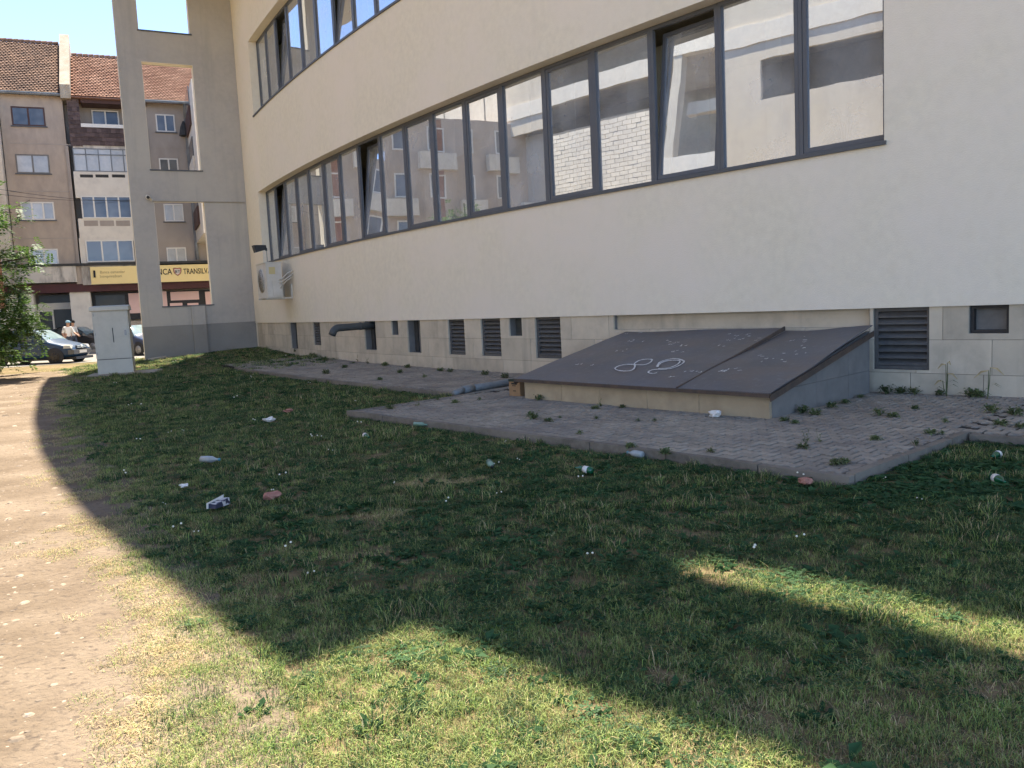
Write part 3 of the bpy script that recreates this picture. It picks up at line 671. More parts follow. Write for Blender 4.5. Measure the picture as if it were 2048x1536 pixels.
m = MB(); m.lathe(c+nO*.0015, nO, [(0, fr*.95), (.002, fr*.95)], 28); fan = m.build('fan_recess', 'recess_dark', ac)
for k in range(3):
    m = MB(); a = k*2.094
    for q in range(1):
        d1 = tO*math.cos(a)+zU*math.sin(a); d2 = tO*math.cos(a+.9)+zU*math.sin(a+.9)
        m.hexa([c+nO*.006+d1*.06, c+nO*.006+d1*.36, c+nO*.006+d2*.36, c+nO*.006+d2*.06], [c+nO*.012+d1*.06, c+nO*.010+d1*.36, c+nO*.012+d2*.36, c+nO*.012+d2*.06])
    m.build('blade', 'metal_grey', fan)
m = MB(); m.lathe(c+nO*.013, nO, [(0, .09), (.01, .08), (.012, .0)], 16); m.build('hub', 'ac_white', fan)
m = MB()
for rr in (.14, .2, .26, .32, .37): m.tube([c+nO*.025+(tO*math.cos(a)+zU*math.sin(a))*rr for a in np.linspace(0, 2*math.pi, 25)], .004, 4, False)
for a in np.linspace(0, math.pi, 7)[:-1]:
    d = tO*math.cos(a)+zU*math.sin(a); m.tube([c+nO*.027-d*.39, c+nO*.027+d*.39], .004, 4)
m.build('grille', 'black_plastic', ac)
m = MB(); cbox(m, ac_s+.001, ac_s+.004, AG+AD*.42, AG+AD*.82, ac_z+AH*.66, ac_z+AH*.86); m.build('sticker', 'ac_cream', ac)
m = MB()
for (o, z) in ((AG+.1, .46), (AG+.12, .36), (AG+.1, .26), (AG+.12, .17), (AG+.30, .08)): cbox(m, ac_s+.001, ac_s+.02, o-.03, o+.03, ac_z+z, ac_z+z+.06)
m.build('valve', 'black_plastic', ac)
m = MB(); cbox(m, ac_s+.001, ac_s+.03, AG+.05, AG+.34, ac_z+.06, ac_z+.56); m.build('service_cover', 'ac_white', ac)
for ss in (ac_s-.12, ac_s-AW+.15):
    m = MB(); cbox(m, ss-.025, ss+.025, 0.0, AG+AD+.04, ac_z-.05, ac_z-.003); cbox(m, ss-.022, ss+.022, 0.001, .05, ac_z-.049, ac_z+.45); m.build('bracket', 'ac_white', ac)
m = MB()
for k in range(2):
    z = ac_z+.48+k*.1; m.tube([wp(ac_s+.02, AG+.12, z), wp(ac_s+.10, AG+.02, z+.05), wp(ac_s+.12, AG-.15, z+.17+k*.05), wp(ac_s+.12, -.01, z+.30+k*.02)], .02, 6)
m.tube([wp(ac_s+.05, AG+.1, ac_z+.3), wp(ac_s+.14, AG-.1, ac_z+.55), wp(ac_s+.1, -.01, ac_z+.7)], .014, 6)
m.build('hose', 'ac_white', ac, True)
fl_s, fl_o = -15.1, .62
fd = thing('floodlight', wp(fl_s, fl_o, ac_z+AH), 'black floodlight on a thin post above the air conditioner', 'lamp')
m = MB(); m.tube([wp(fl_s, fl_o-.1, ac_z+AH), wp(fl_s, fl_o-.1, ac_z+AH+.5)], .014, 6); cbox(m, fl_s-.08, fl_s+.08, fl_o-.16, fl_o-.04, ac_z+AH, ac_z+AH+.01); m.build('post', 'metal_grey', fd)
zc_ = ac_z+AH+.52; m = MB(); m.hexa([wp(fl_s-.16, fl_o-.08, zc_-.02), wp(fl_s+.16, fl_o-.08, zc_-.02), wp(fl_s+.16, fl_o-.05, zc_+.13), wp(fl_s-.16, fl_o-.05, zc_+.13)], [wp(fl_s-.17, fl_o+.3, zc_-.12), wp(fl_s+.17, fl_o+.3, zc_-.12), wp(fl_s+.17, fl_o+.36, zc_+.13), wp(fl_s-.17, fl_o+.36, zc_+.13)]); m.build('lamp_head', 'black_plastic', fd)
m = MB(); cbox(m, fl_s-.03, fl_s+.03, fl_o-.12, fl_o-.06, zc_-.06, zc_+.04); m.build('joint', 'black_plastic', fd)
# ================================================================== CCTV camera on the fin
u, z = on_fin(302, 396); cc = thing('security_camera', fp(u, 0, z), 'small white security camera on the grey frame fin', 'camera')
m = MB(); m.lathe(fp(u, .004, z-.06), FN, [(0, .06), (.05, .06), (.06, .02)], 10); m.build('mount', 'ac_white', cc)
m = MB(); m.lathe(fp(u+.12, .02, z+.05), FN+Vector((0, 0, -.25)), [(0, .06), (.02, .085), (.26, .085), (.27, .07)], 12); m.build('camera_body', 'ac_white', cc, True)
m = MB(); m.tube([fp(u, .05, z-.06), fp(u+.1, .12, z+.0)], .025, 6); m.build('arm', 'ac_white', cc)
m = MB(); m.lathe(fp(u+.12, .02, z+.05)+(FN+Vector((0, 0, -.25))).normalized()*.272, FN+Vector((0, 0, -.25)), [(0, .06), (.004, .055)], 12); m.build('lens', 'black_plastic', cc)
# ================================================================== utility cabinet
c0, c1 = on_ground(197, 752), on_ground(268, 747); c0.z = c1.z = 0
ce = (c1-c0).normalized(); cn = Vector((-ce.y, ce.x, 0))
if cn.y < 0: cn = -cn
CWD = (c1-c0).length; CDP = .62
cab = thing('utility_cabinet', c0+ce*CWD/2+cn*CDP/2, 'tall pale grey utility cabinet with a cap standing on a concrete footing by the path', 'cabinet')
lean = ce*(-.012)
def cp(a, b, z): return c0+ce*a+cn*b+lean*z+Vector((0, 0, z))
def ccb(mb, a0, a1, b0, b1, z0, z1): return mb.hexa([cp(a0, b0, z0), cp(a1, b0, z0), cp(a1, b1, z0), cp(a0, b1, z0)], [cp(a0, b0, z1), cp(a1, b0, z1), cp(a1, b1, z1), cp(a0, b1, z1)])
m = MB(); ccb(m, -.25, CWD+.75, -.35, CDP+.25, -.1, .05); m.build('footing', 'concrete', cab)
m = MB(); ccb(m, 0, CWD, 0, CDP, .05, .47); m.build('base', 'cabinet', cab)
m = MB(); ccb(m, .012, CWD-.012, .012, CDP-.012, .47, .49); m.build('shadow_gap', 'black_plastic', cab)
m = MB(); ccb(m, 0, CWD, 0, CDP, .49, 1.93); cbody = m.build('body', 'cabinet', cab)
m = MB(); ccb(m, .03, CWD-.03, -.008, .0005, .52, 1.91); dr = m.build('door', 'cabinet', cab)
m = MB(); ccb(m, CWD-.14, CWD-.09, -.03, -.0085, 1.18, 1.34); m.build('door_handle', 'metal_grey', dr)
for z in (.62, 1.2, 1.78): m = MB(); ccb(m, .032, .05, -.022, -.0085, z, z+.09); m.build('hinge', 'metal_grey', dr)
m = MB(); ccb(m, CWD*.52, CWD*.545, -.013, -.0085, .98, 1.42); m.build('slot', 'black_plastic', dr)
m = MB(); ccb(m, -.006, -.0005, .03, CDP-.03, .52, 1.91); sp = m.build('side_panel', 'cabinet_side', cab)
m = MB()
for k in range(7): ccb(m, -.0095, -.0065, .08, .2, 1.45+k*.05, 1.475+k*.05)
ccb(m, -.02, -.0065, .12, .2, 1.12, 1.32)
m.build('vent', 'black_plastic', sp)
m = MB(); ccb(m, -.05, CWD+.04, -.06, CDP+.05, 1.93, 1.945); m.build('cap_gap', 'cabinet_side', cab)
m = MB(); m.hexa([cp(-.06, -.08, 1.946), cp(CWD+.05, -.08, 1.946), cp(CWD+.05, CDP+.06, 1.946), cp(-.06, CDP+.06, 1.946)], [cp(-.05, -.07, 2.05), cp(CWD+.04, -.07, 2.05), cp(CWD+.02, CDP+.04, 2.10), cp(-.03, CDP+.04, 2.10)]); m.build('cap', 'cabinet', cab)
# ================================================================== the apartment block with the bank across the street
mat('render_tan', (0.43, 0.37, 0.33), (0.35, 0.305, 0.28), 0.95, 2.5, 10, big=(0.49, 0.425, 0.38), bigscale=0.35, stretch=(1, 1, .45), bump=0.004, bscale=20)
mat('render_grey', (0.38, 0.345, 0.33), (0.31, 0.28, 0.27), 0.95, 2.0, 10, big=(0.35, 0.32, 0.30), bigscale=0.4, stretch=(1, 1, .45))
mat('white_wall', (0.66, 0.64, 0.615), (0.55, 0.53, 0.51), 0.9, 3, 8, big=(0.70, 0.68, 0.65), bigscale=.6)
mat('stained_concrete', (0.56, 0.54, 0.52), (0.20, 0.19, 0.185), 0.95, 1.6, 8, stretch=(1.2, 1.2, .35), contrast=(.45, .66))
mat('shingle', (0.085, 0.062, 0.066), (0.115, 0.085, 0.082), 0.9, 6, 4, island=0.3)
mat('roof_brown', (0.20, 0.12, 0.088), (0.11, 0.076, 0.062), 0.95, 9, 8, big=(0.25, 0.155, 0.11), bigscale=0.8, island=0.25)
mat('roof_orange', (0.30, 0.16, 0.115), (0.235, 0.122, 0.087), 0.95, 8, 8, big=(0.37, 0.22, 0.165), bigscale=0.7, island=0.18)
mat('gutter', (0.22, 0.24, 0.27), (0.13, 0.14, 0.155), 0.5, 2, metal=.3)
mat('fire_plaster', (0.40, 0.36, 0.31), (0.33, 0.27, 0.21), 0.95, 3, 8)
mat('white_frame', (0.72, 0.72, 0.72), (0.66, 0.66, 0.66), 0.5, 4)
mat('brown_frame', (0.075, 0.04, 0.035), None, 0.6)
mat('far_glass', (0.06, 0.075, 0.10), (0.14, 0.16, 0.19), 0.1, 0.8, 2, spec=0.5, rnd=0.3)
mat('far_glass_curtain', (0.33, 0.35, 0.37), (0.42, 0.43, 0.44), 0.15, 2.0, 3, spec=0.7, rnd=0.2)
mat('sign_yellow', (0.80, 0.66, 0.33), (0.78, 0.64, 0.32), 0.6, 3)
mat('sign_black', (0.012, 0.012, 0.014), None, 0.6)
mat('sign_grey', (0.30, 0.24, 0.13), None, 0.7)
mat('sign_red', (0.45, 0.03, 0.03), None, 0.6)
mat('maroon', (0.085, 0.030, 0.030), (0.065, 0.024, 0.025), 0.6, 3)
mat('pink_reflection', (0.74, 0.50, 0.47), (0.70, 0.46, 0.44), 0.35, 1.5, spec=0.5)  # reflection of a sunlit front painted as the panes' own colour
mat('dark_frame', (0.025, 0.025, 0.028), None, 0.5)
mat('brick_red', (0.28, 0.13, 0.085), (0.22, 0.10, 0.07), 0.95, 6, 6)
mat('shop_dark', (0.035, 0.038, 0.036), (0.05, 0.052, 0.048), 0.3, 1.5, spec=0.3)
def on_bank(px, py, o=0.0):
    p = on_plane(px, py, BA+BN*o+Vector((0, 0, 1)), BN)-BA
    return p.dot(BE), p.z
def brect(x0, y0, x1, y1, o=0.0):
    u0, _ = on_bank(x0, (y0+y1)/2, o); u1, _ = on_bank(x1, (y0+y1)/2, o); xm = (x0+x1)/2
    _, z1 = on_bank(xm, y0, o); _, z0 = on_bank(xm, y1, o); return u0, u1, z0, z1
def bbox(mb, u0, u1, o0, o1, z0, z1):
    return mb.hexa([bp(u0, o1, z0), bp(u1, o1, z0), bp(u1, o0, z0), bp(u0, o0, z0)], [bp(u0, o1, z1), bp(u1, o1, z1), bp(u1, o0, z1), bp(u0, o0, z1)])
bank = thing('apartment_block', bp(0, -4, 0), 'four storey tan apartment block with tiled roofs and yellow bank fascia', 'building')
ZE = on_bank(60, 190)[1]; ZE2 = on_bank(335, 207)[1]
uM0 = on_bank(146, 420)[0]; uM1 = on_bank(296, 420)[0]; uR = on_bank(384, 400)[0]; uL = on_bank(18, 400)[0]
zS = on_bank(200, 566)[1]                               # underside of the fascia
m = MB(); bbox(m, uL, uM0, -9, 0, zS, ZE); m.build('wall', 'render_tan', bank)
m = MB(); bbox(m, uM0+.002, uM1-.002, -9, -1.0, zS, ZE2); m.build('loggia_back', 'render_grey', bank)
m = MB(); bbox(m, uM1, uR+2, -9, 0, zS, ZE2); m.build('wall', 'render_grey', bank)
m = MB(); bbox(m, uL, uR+6, -9, -.9, 0, zS-.002); m.build('ground_floor_wall', 'render_grey', bank)
for y in (288, 383, 477):
    for (x0, x1) in ((20, 146), (298, 383)):
        yy = y if x0 == 20 else y+8; u0, u1, z0, z1 = brect(x0, yy-1.2, x1, yy+1.2); m = MB(); bbox(m, u0, u1, -.02, .012, z0, z1); m.build('floor_joint', 'render_grey', bank)
def far_window(x0, y0, x1, y1, panes, fm='white_frame', gm='far_glass', o=0.0, sill=True, ft=.07, transom=None):
    u0, u1, z0, z1 = brect(x0, y0, x1, y1, o); mb = MB()
    rect_ring(mb, lambda a, oo, z: bp(a, o+oo, z), u0, u1, z0, z1, ft, -.04, .035)
    for k in range(1, panes):
        uu = u0+(u1-u0)*k/panes; bbox(mb, uu-ft*.6, uu+ft*.6, o-.04, o+.03, z0+ft, z1-ft)
    w = mb.build('window', fm, bank)
    for k in range(panes):
        a, b = u0+(u1-u0)*k/panes, u0+(u1-u0)*(k+1)/panes; mb = MB(); bbox(mb, a+ft*.55, b-ft*.55, o-.035, o+.012, z0+ft*.9, z1-ft*.9)
        mb.build('pane', gm, w)
    if sill:
        mb = MB(); bbox(mb, u0-.08, u1+.08, o-.02, o+.09, z0-.06, z0-.003); mb.build('window_sill', 'sill', w)
    return w
far_window(23, 214, 90, 252, 2, 'brown_frame', 'far_glass')
far_window(32, 309, 99, 347, 2, 'recess_panel', 'far_glass_curtain')
far_window(42, 404, 109, 440, 3, 'white_frame', 'far_glass_curtain')
far_window(60, 498, 117, 530, 2, 'white_frame', 'far_glass_curtain')
for (a, b, c, d) in ((312, 229, 350, 264), (319, 317, 357, 354), (328, 408, 367, 443), (334, 495, 373, 530)): far_window(a, b, c, d, 2, 'white_frame', 'far_glass' if b < 400 else 'far_glass_curtain')
m = MB(); bbox(m, uL-9, uL-.05, -9, .7, 0, ZE-.6); m.build('corner_wing', 'white_wall', bank)
# loggias of the middle bay
OB = .25
def bpart(name, mt, x0, y0, x1, y1, o0, o1, parent=bank, oref=None):
    u0, u1, z0, z1 = brect(x0, y0, x1, y1, oref if oref is not None else o1); mb = MB(); bbox(mb, u0, u1, o0, o1, z0, z1); return mb.build(name, mt, parent)
def shingles(x0, y0, x1, y1, o, parent=bank):
    u0, u1, z0, z1 = brect(x0, y0, x1, y1, o); mb = MB(); bbox(mb, u0, u1, o-.1, o-.02, z0, z1); base = mb.build('parapet', 'shingle', parent); mb = MB(); hh = .24; r = 0; z = z0
    while z < z1-.02:
        u = u0-(.12 if r % 2 else 0)
        while u < u1-.01:
            a, b = max(u, u0), min(u+.235, u1); j = random.uniform(0, .01)
            if b-a > .03: mb.hexa([bp(a, o+.015+j, z), bp(b, o+.015+j, z), bp(b, o-.018, z), bp(a, o-.018, z)], [bp(a, o-.005, min(z+hh+.02, z1)), bp(b, o-.005, min(z+hh+.02, z1)), bp(b, o-.018, min(z+hh+.02, z1)), bp(a, o-.018, min(z+hh+.02, z1))])
            u += .245
        z += hh; r += 1
    ob = mb.build('shingle', 'shingle', base); tag(ob, kind='stuff')
shingles(137, 196, 161, 292, OB); shingles(161, 256, 292, 292, OB)
bpart('rail', 'white_frame', 162, 249, 292, 256, OB-.15, OB+.03)
bpart('roof_soffit', 'brown_frame', 161, 196, 292, 208, -1.0, OB)
far_window(184, 221, 238, 256, 2, 'white_frame', 'far_glass', o=-.9, sill=False)
bpart('side_wall', 'render_grey', 142, 292, 148, 530, -1.0, .12)
bpart('slab', 'stained_concrete', 146, 291, 296, 298, -1.0, OB-.02)
w = far_window(147, 298, 296, 344, 6, 'gutter', 'far_glass_curtain', o=OB-.04, sill=False, ft=.05)
bpart('transom', 'gutter', 147, 309, 296, 311, OB-.05, OB+.01, w)
p = bpart('parapet', 'white_wall', 149, 344, 296, 396, -.1, OB)
for x in (160, 191, 224, 256): bpart('slot', 'recess_dark', x, 349, x+26, 355, OB-.02, OB+.006, p)
far_window(163, 392, 263, 437, 4, 'white_frame', 'far_glass', o=OB, sill=False)
far_window(264, 392, 296, 437, 1, 'white_frame', 'far_glass', o=OB, sill=False)
p = bpart('parapet', 'white_wall', 158, 437, 296, 482, -.1, OB-.02)
for x in (168, 200, 232, 264): bpart('panel', 'render_grey', x, 441, x+28, 452, OB-.03, OB-.008, p)
far_window(172, 480, 268, 524, 3, 'white_frame', 'far_glass', o=OB, sill=False)
bpart('side_panel', 'white_wall', 160, 476, 174, 528, -.1, OB-.03)
# first floor terrace edge, fascia, ground floor
OF = 1.0
p = bpart('terrace_parapet', 'stained_concrete', -60, 530, 153, 567, -.2, OF)
bpart('terrace_parapet', 'stained_concrete', 164, 530, 300, 568, -.2, OF-.1)
bpart('terrace_pier', 'render_tan', 152, 532, 166, 568, -.2, OF-.2)
bpart('terrace_coping', 'recess_dark', -60, 526, 430, 531, -.2, OF+.06)
bpart('maroon_band', 'maroon', -60, 566, 430, 583, -.8, OF-.25)
zm = on_bank(200, 583, OF-.25)[1]
for (a, b) in ((-20, 40), (55, 72), (145, 186)): bpart('column', 'white_wall', a, 583, b, 712, -.5, OF-.4)
bpart('shop_transom', 'white_frame', 76, 606, 147, 619, -.7, -.5)
bpart('shop_glass', 'shop_dark', 78, 590, 147, 606, -.75, -.55)
dw = bpart('shop_glass', 'shop_dark', 108, 619, 147, 700, -.75, -.6)
d = bpart('door', 'shop_dark', 80, 622, 110, 703, -.75, -.6)
u0, u1, z0, z1 = brect(79, 620, 111, 703, -.55); mb = MB(); rect_ring(mb, lambda a, oo, z: bp(a, oo, z), u0, u1, z0, z1, .09, -.6, -.5); mb.build('door_frame', 'white_frame', d)
bpart('shop_wall', 'far_glass_curtain', -40, 585, 56, 712, -.85, -.6)
p = bpart('shop_window', 'dark_frame', 186, 584, 300, 640, -.75, -.55)
bpart('pane', 'shop_dark', 192, 590, 251, 634, -.6, -.5, p); bpart('pane', 'pink_reflection', 258, 586, 298, 626, -.6, -.5, p)
bpart('shop_base', 'render_tan', 186, 640, 430, 712, -.75, -.5)
p = bpart('shop_window', 'dark_frame', 301, 581, 432, 640, -.75, -.56)
for (a, b, c, d_) in ((305, 583, 335, 636), (341, 583, 398, 600), (341, 606, 366, 636), (376, 606, 398, 636), (412, 583, 430, 636)): bpart('pane', 'pink_reflection', a, b, c, d_, -.6, -.5, p)
# roofs: stepped courses of tiles
def tiled(name, mt, u0, u1, ze, zr, D, o_e, rows, cw=.26):
    mb = MB(); mb.hexa([bp(u0, o_e, ze-.08), bp(u1, o_e, ze-.08), bp(u1, -D*2, ze-.08), bp(u0, -D*2, ze-.08)], [bp(u0, o_e, ze-.06), bp(u1, o_e, ze-.06), bp(u1, -D, zr-.06), bp(u0, -D, zr-.06)]); base = mb.build(name, mt, bank); mb = MB()
    for r in range(rows):
        t0, t1 = r/rows, (r+1)/rows; oa, ob_ = o_e+(-D-o_e)*t0, o_e+(-D-o_e)*(t1+.02); za, zb_ = ze+(zr-ze)*t0, ze+(zr-ze)*(t1+.02); u = u0+(cw/2 if r % 2 else 0)
        while u < u1-.05:
            a, b = u+.008, min(u+cw-.008, u1); j = random.uniform(0, .02); um = (a+b)/2
            mb.face([bp(a, oa, za+.035+j), bp(um, oa+.06, za+.03+j), bp(b, oa, za+.035+j), bp(b, ob_, zb_-.03), bp(a, ob_, zb_-.03)]); u += cw
    ob = mb.build('roof_tile', mt, base); tag(ob, kind='stuff'); return base
uG0, uG1 = on_bank(116, 140)[0], on_bank(138, 140)[0]
tiled('roof', 'roof_brown', uL-6, uG0, ZE+.1, ZE+4.0, 3.9, .35, 30, .18)
ro = tiled('roof', 'roof_orange', uG1, uR+4.5, ZE2+.05, ZE2+3.35, 3.3, .55, 27, .18)
for k in range(60):
    u = uL-6+k*.3
    if u < uG0-.1: m = MB(); m.tube([bp(u, -3.9, ZE+4.02), bp(u+.29, -3.9, ZE+4.05)], .1, 6); m.build('ridge_tile', 'roof_brown', bank)
    u = uG1+.05+k*.3
    if u < uR+.3: m = MB(); m.tube([bp(u, -3.3, ZE2+3.36), bp(u+.29, -3.3, ZE2+3.39)], .1, 6); m.build('ridge_tile', 'roof_brown', bank)
m = MB(); m.prism([bp(uG0+.02, .55, ZE-.2), bp(uG0+.02, .55, ZE+.55), bp(uG0+.02, -.6, ZE+1.5), bp(uG0+.02, -3.9, ZE+4.6), bp(uG0+.02, -6.5, ZE+2.0), bp(uG0+.02, -6.5, ZE-.2)], BE*(uG1-uG0-.04)); m.build('fire_wall', 'fire_plaster', bank)
for (a, b, z, o) in ((uL-6, uG0, ZE+.0, .42), (uM1-.2, uR+.2, ZE2-.06, .62)):
    m = MB(); m.tube([bp(a, o, z), bp(b, o, z)], .09, 8); m.build('gutter', 'gutter', bank)
u, _ = on_bank(376, 300); m = MB(); m.tube([bp(u, .5, ZE2-.1), bp(u, .12, ZE2-.9), bp(u, .12, on_bank(376, 520)[1])], .11, 8); m.build('downpipe', 'gutter', bank)
z = on_bank(374, 262)[1]; m = MB(); m.lathe(bp(u-.15, .3, z-.35), (0, 0, 1), [(0, .30), (.5, .2), (.85, .05)], 10); m.build('pipe_hopper', 'recess_dark', bank)
# a wing standing out at the right of the block
m = MB(); bbox(m, uR+.05, uR+6, -6, 6.5, zS+2.2, ZE2-.2); m.build('wing', 'white_wall', bank)
for k in range(1, 4):
    z = zS+.2+k*2.7; m = MB(); bbox(m, uR-.05, uR+.04, .8, 4.5, z, z+1.0); m.build('balcony', 'brown_frame' if k % 2 else 'white_wall', bank)
    m = MB(); bbox(m, uR+.0, uR+.045, 1.0, 4.2, z+1.05, z+2.1); m.build('window', 'far_glass', bank)
# the fascia sign
def text_mesh(s, size, bold=0.0):
    cu = bpy.data.curves.new('t', 'FONT'); cu.body = s; cu.size = size; cu.offset = bold; cu.extrude = .004; cu.resolution_u = 3
    o = bpy.data.objects.new('t', cu); COL.objects.link(o); bpy.context.view_layer.update()
    me = bpy.data.meshes.new_from_object(o.evaluated_get(bpy.context.evaluated_depsgraph_get())); bpy.data.objects.remove(o); bpy.data.curves.remove(cu); return me
u0, u1, z0, z1 = brect(181, 531, 420, 565, OF+.1)
sg = thing('bank_sign', bp((u0+u1)/2, OF, z0), 'long pale yellow fascia sign with black bank lettering and a small shield', 'sign')
m = MB(); bbox(m, u0, u1+4.5, OF+.002, OF+.1, z0, z1); m.build('panel', 'sign_yellow', sg)
def put_text(s, px, py, hpx, mt, bold, name, width_px=None):
    u, z = on_bank(px, py, OF+.11); _, zt = on_bank(px, py-hpx, OF+.11); me = text_mesh(s, 1.0, bold); co = [v.co for v in me.vertices]
    w = max(c.x for c in co)-min(c.x for c in co); h = max(c.y for c in co); sc = (zt-z)/.72; sx = sc
    if width_px: sx = (on_bank(px+width_px, py, OF+.11)[0]-u)/w
    off = world_loc(sg)
    for v in me.vertices: q = bp(u+v.co.x*sx, OF+.105+v.co.z, z+v.co.y*sc)-off; v.co = q
    return link_mesh(name, me, mt, sg)
put_text('BANCA', 297, 550, 12, 'sign_black', .012, 'lettering', 47)
put_text('TRANSILVANIA', 367, 548, 11, 'sign_black', .012, 'lettering', 74)
put_text('Banca', 200, 547, 5.5, 'sign_grey', .0, 'small_lettering', 18); put_text('oamenilor', 221, 546.6, 5.5, 'sign_grey', .0, 'small_lettering', 29)
put_text('întreprinzători', 200, 555.5, 5.5, 'sign_grey', .0, 'small_lettering', 44)
u0, u1, z0, z1 = brect(187, 541, 191, 555, OF+.11); m = MB(); bbox(m, u0, u1, OF+.101, OF+.16, z0, z1); m.build('bracket_lamp', 'sign_black', sg)
def shield(s, mt, o):
    u, z = on_bank(355, 543.5, OF+.11); r = on_bank(363.5, 543, OF+.11)[0]-u
    pts = [(-1, .95), (-.5, 1.05), (0, .95), (.5, 1.05), (1, .95), (1, .1), (.75, -.5), (0, -1.1), (-.75, -.5), (-1, .1)]
    mb = MB(); mb.prism([bp(u+a*r*s, OF+o, z+b*r*s) for a, b in pts], BN*.006); return mb.build('shield', mt, sg)
shield(1.0, 'sign_grey', .101); shield(.82, 'sign_red', .108); shield(.7, 'ac_white', .115)
put_text('BT', 349.5, 545.5, 5, 'sign_black', .015, 'shield_letters', 11)
for o in sg.children:
    if o.name.startswith('shield_letters'):
        for v in o.data.vertices: v.co += BN*.02
# ================================================================== neighbour at the far left and the unfinished building across the path (both mirrored in the ribbon window)
def block_facade(root, Q, e, n, length, height, depth, wallmat, cols, rows_, fh, z_first, ww, wh, framemat='white_frame', glass='far_glass', band=None, bandmat=None):
    P = lambda u, o, z: Q+e*u+n*o+Vector((0, 0, z))
    mb = MB(); mb.hexa([P(0, 0, 0), P(length, 0, 0), P(length, -depth, 0), P(0, -depth, 0)], [P(0, 0, height), P(length, 0, height), P(length, -depth, height), P(0, -depth, height)]); mb.build('wall', wallmat, root)
    for r in range(rows_):
        for c in range(cols):
            u = length*(c+.5)/cols; z = z_first+r*fh; mb = MB(); rect_ring(mb, P, u-ww/2, u+ww/2, z, z+wh, .09, .002, .05); mb.hexa([P(u-.04, .045, z+.09), P(u+.04, .045, z+.09), P(u+.04, .003, z+.09), P(u-.04, .003, z+.09)], [P(u-.04, .045, z+wh-.09), P(u+.04, .045, z+wh-.09), P(u+.04, .003, z+wh-.09), P(u-.04, .003, z+wh-.09)])
            w = mb.build('window', framemat, root)
            for q in (-1, 1):
                a, b = (u-ww/2+.09, u-.04) if q < 0 else (u+.04, u+ww/2-.09); mb = MB(); mb.face([P(a, .015, z+.09), P(b, .015, z+.09), P(b, .015, z+wh-.09), P(a, .015, z+wh-.09)]); mb.build('pane', glass, w)
        if band:
            for c in range(cols):
                if (c+r) % 2 == 0:
                    u = length*(c+.5)/cols; z = z_first+r*fh; mb = MB(); mb.hexa([P(u-ww*.9, .5, z-1.15), P(u+ww*.9, .5, z-1.15), P(u+ww*.9, .001, z-1.15), P(u-ww*.9, .001, z-1.15)], [P(u-ww*.9, .5, z-.12), P(u+ww*.9, .5, z-.12), P(u+ww*.9, .001, z-.12), P(u-ww*.9, .001, z-.12)]); mb.build('balcony', bandmat, root)
    return P
NQ = at_depth(14, 41.5); ne = Vector((-.62, -.785, 0)).normalized(); nn2 = Vector((.785, -.62, 0)).normalized()
nb = thing('brick_apartment_block', NQ+ne*8, 'tan and brick apartment block at the left edge, mirrored in the ribbon window', 'building')
Pn = block_facade(nb, NQ, ne, nn2, 26, 13.4, 8, 'render_tan', 8, 4, 2.9, 2.6, 1.7, 1.5, band=True, bandmat='white_wall')
for (a, b) in ((.0, 2.3), (11.0, 12.1)):
    m = MB(); m.hexa([Pn(a, .03, 0), Pn(b, .03, 0), Pn(b, .001, 0), Pn(a, .001, 0)], [Pn(a, .03, 13.3), Pn(b, .03, 13.3), Pn(b, .001, 13.3), Pn(a, .001, 13.3)]); m.build('brick_panel', 'brick_red', nb)
mat('raw_concrete', (0.60, 0.565, 0.53), (0.50, 0.47, 0.44), 0.95, 1.4, 10, big=(0.58, 0.55, 0.51), bigscale=.5, stretch=(1, 1, .3), contrast=(.4, .6))
mat('aac', (0.78, 0.76, 0.74), (0.70, 0.68, 0.665), 0.95, 5, 8, rnd=.08, bump=.003, bscale=40)
UQ = Vector((-21.5, 3.0, 0)); ue = Vector((-.55, .835, 0)).normalized(); un = Vector((.835, .55, 0)).normalized()
raw = thing('unfinished_building', UQ, 'unfinished raw concrete and white block building, seen mirrored in the right ribbon window panes', 'building')
def up(u, o, z): return UQ+ue*u+un*o+Vector((0, 0, z))
def ubox(name, mt, u0, u1, o0, o1, z0, z1, parent=raw):
    mb = MB(); mb.hexa([up(u0, o1, z0), up(u1, o1, z0), up(u1, o0, z0), up(u0, o0, z0)], [up(u0, o1, z1), up(u1, o1, z1), up(u1, o0, z1), up(u0, o0, z1)]); return mb.build(name, mt, parent)
def mirror(px, py):                                     # where a pane shows the raw facade
    s_, z = on_wall(px, py, -.3); P = wp(s_, -.3, z); n = (wp(s_, 1, 0)-wp(s_, 0, 0)); d = ray(px, py); r = d-n*(2*d.dot(n))
    t = (UQ-P).dot(un)/r.dot(un); q = P+r*t-UQ; return q.dot(ue), q.z
ubox('back_wall', 'concrete', -14, 30, -5.2, -5, 0, 22)
for z in (0.2, 7.2, 14.2, 21.0): ubox('floor_slab', 'raw_concrete', -14, 30, -5, .0, z-.35, z)
for u in (-13.7, -8.6, -2.2, 8.7, 13.3, 19.0, 24.2, 29.7): ubox('column', 'raw_concrete', u-.28, u+.28, -.55, .03, 0, 21.0)
for z in (7.2, 14.2, 21.0): ubox('edge_beam', 'aac', -14, 30, -.3, .07, z-.6, z+.32)
for (u0, u1, z0, z1) in ((-1.9, 8.4, 7.53, 10.9), (-1.9, 8.4, 12.8, 13.6), (5.8, 8.4, 10.901, 12.799), (-8.3, -2.5, 7.53, 13.6), (-13.4, -8.9, 7.53, 13.6), (-13.4, -2.5, 14.53, 20), (-1.9, 8.4, 14.53, 16.4), (24.5, 29.4, 12.6, 13.6), (24.5, 29.4, 14.53, 20.4), (-13.4, 8.4, .3, 6.6), (13.6, 29.4, .3, 6.6)): ubox('raw_wall', 'raw_concrete', u0, u1, -.25, -.02, z0, z1)
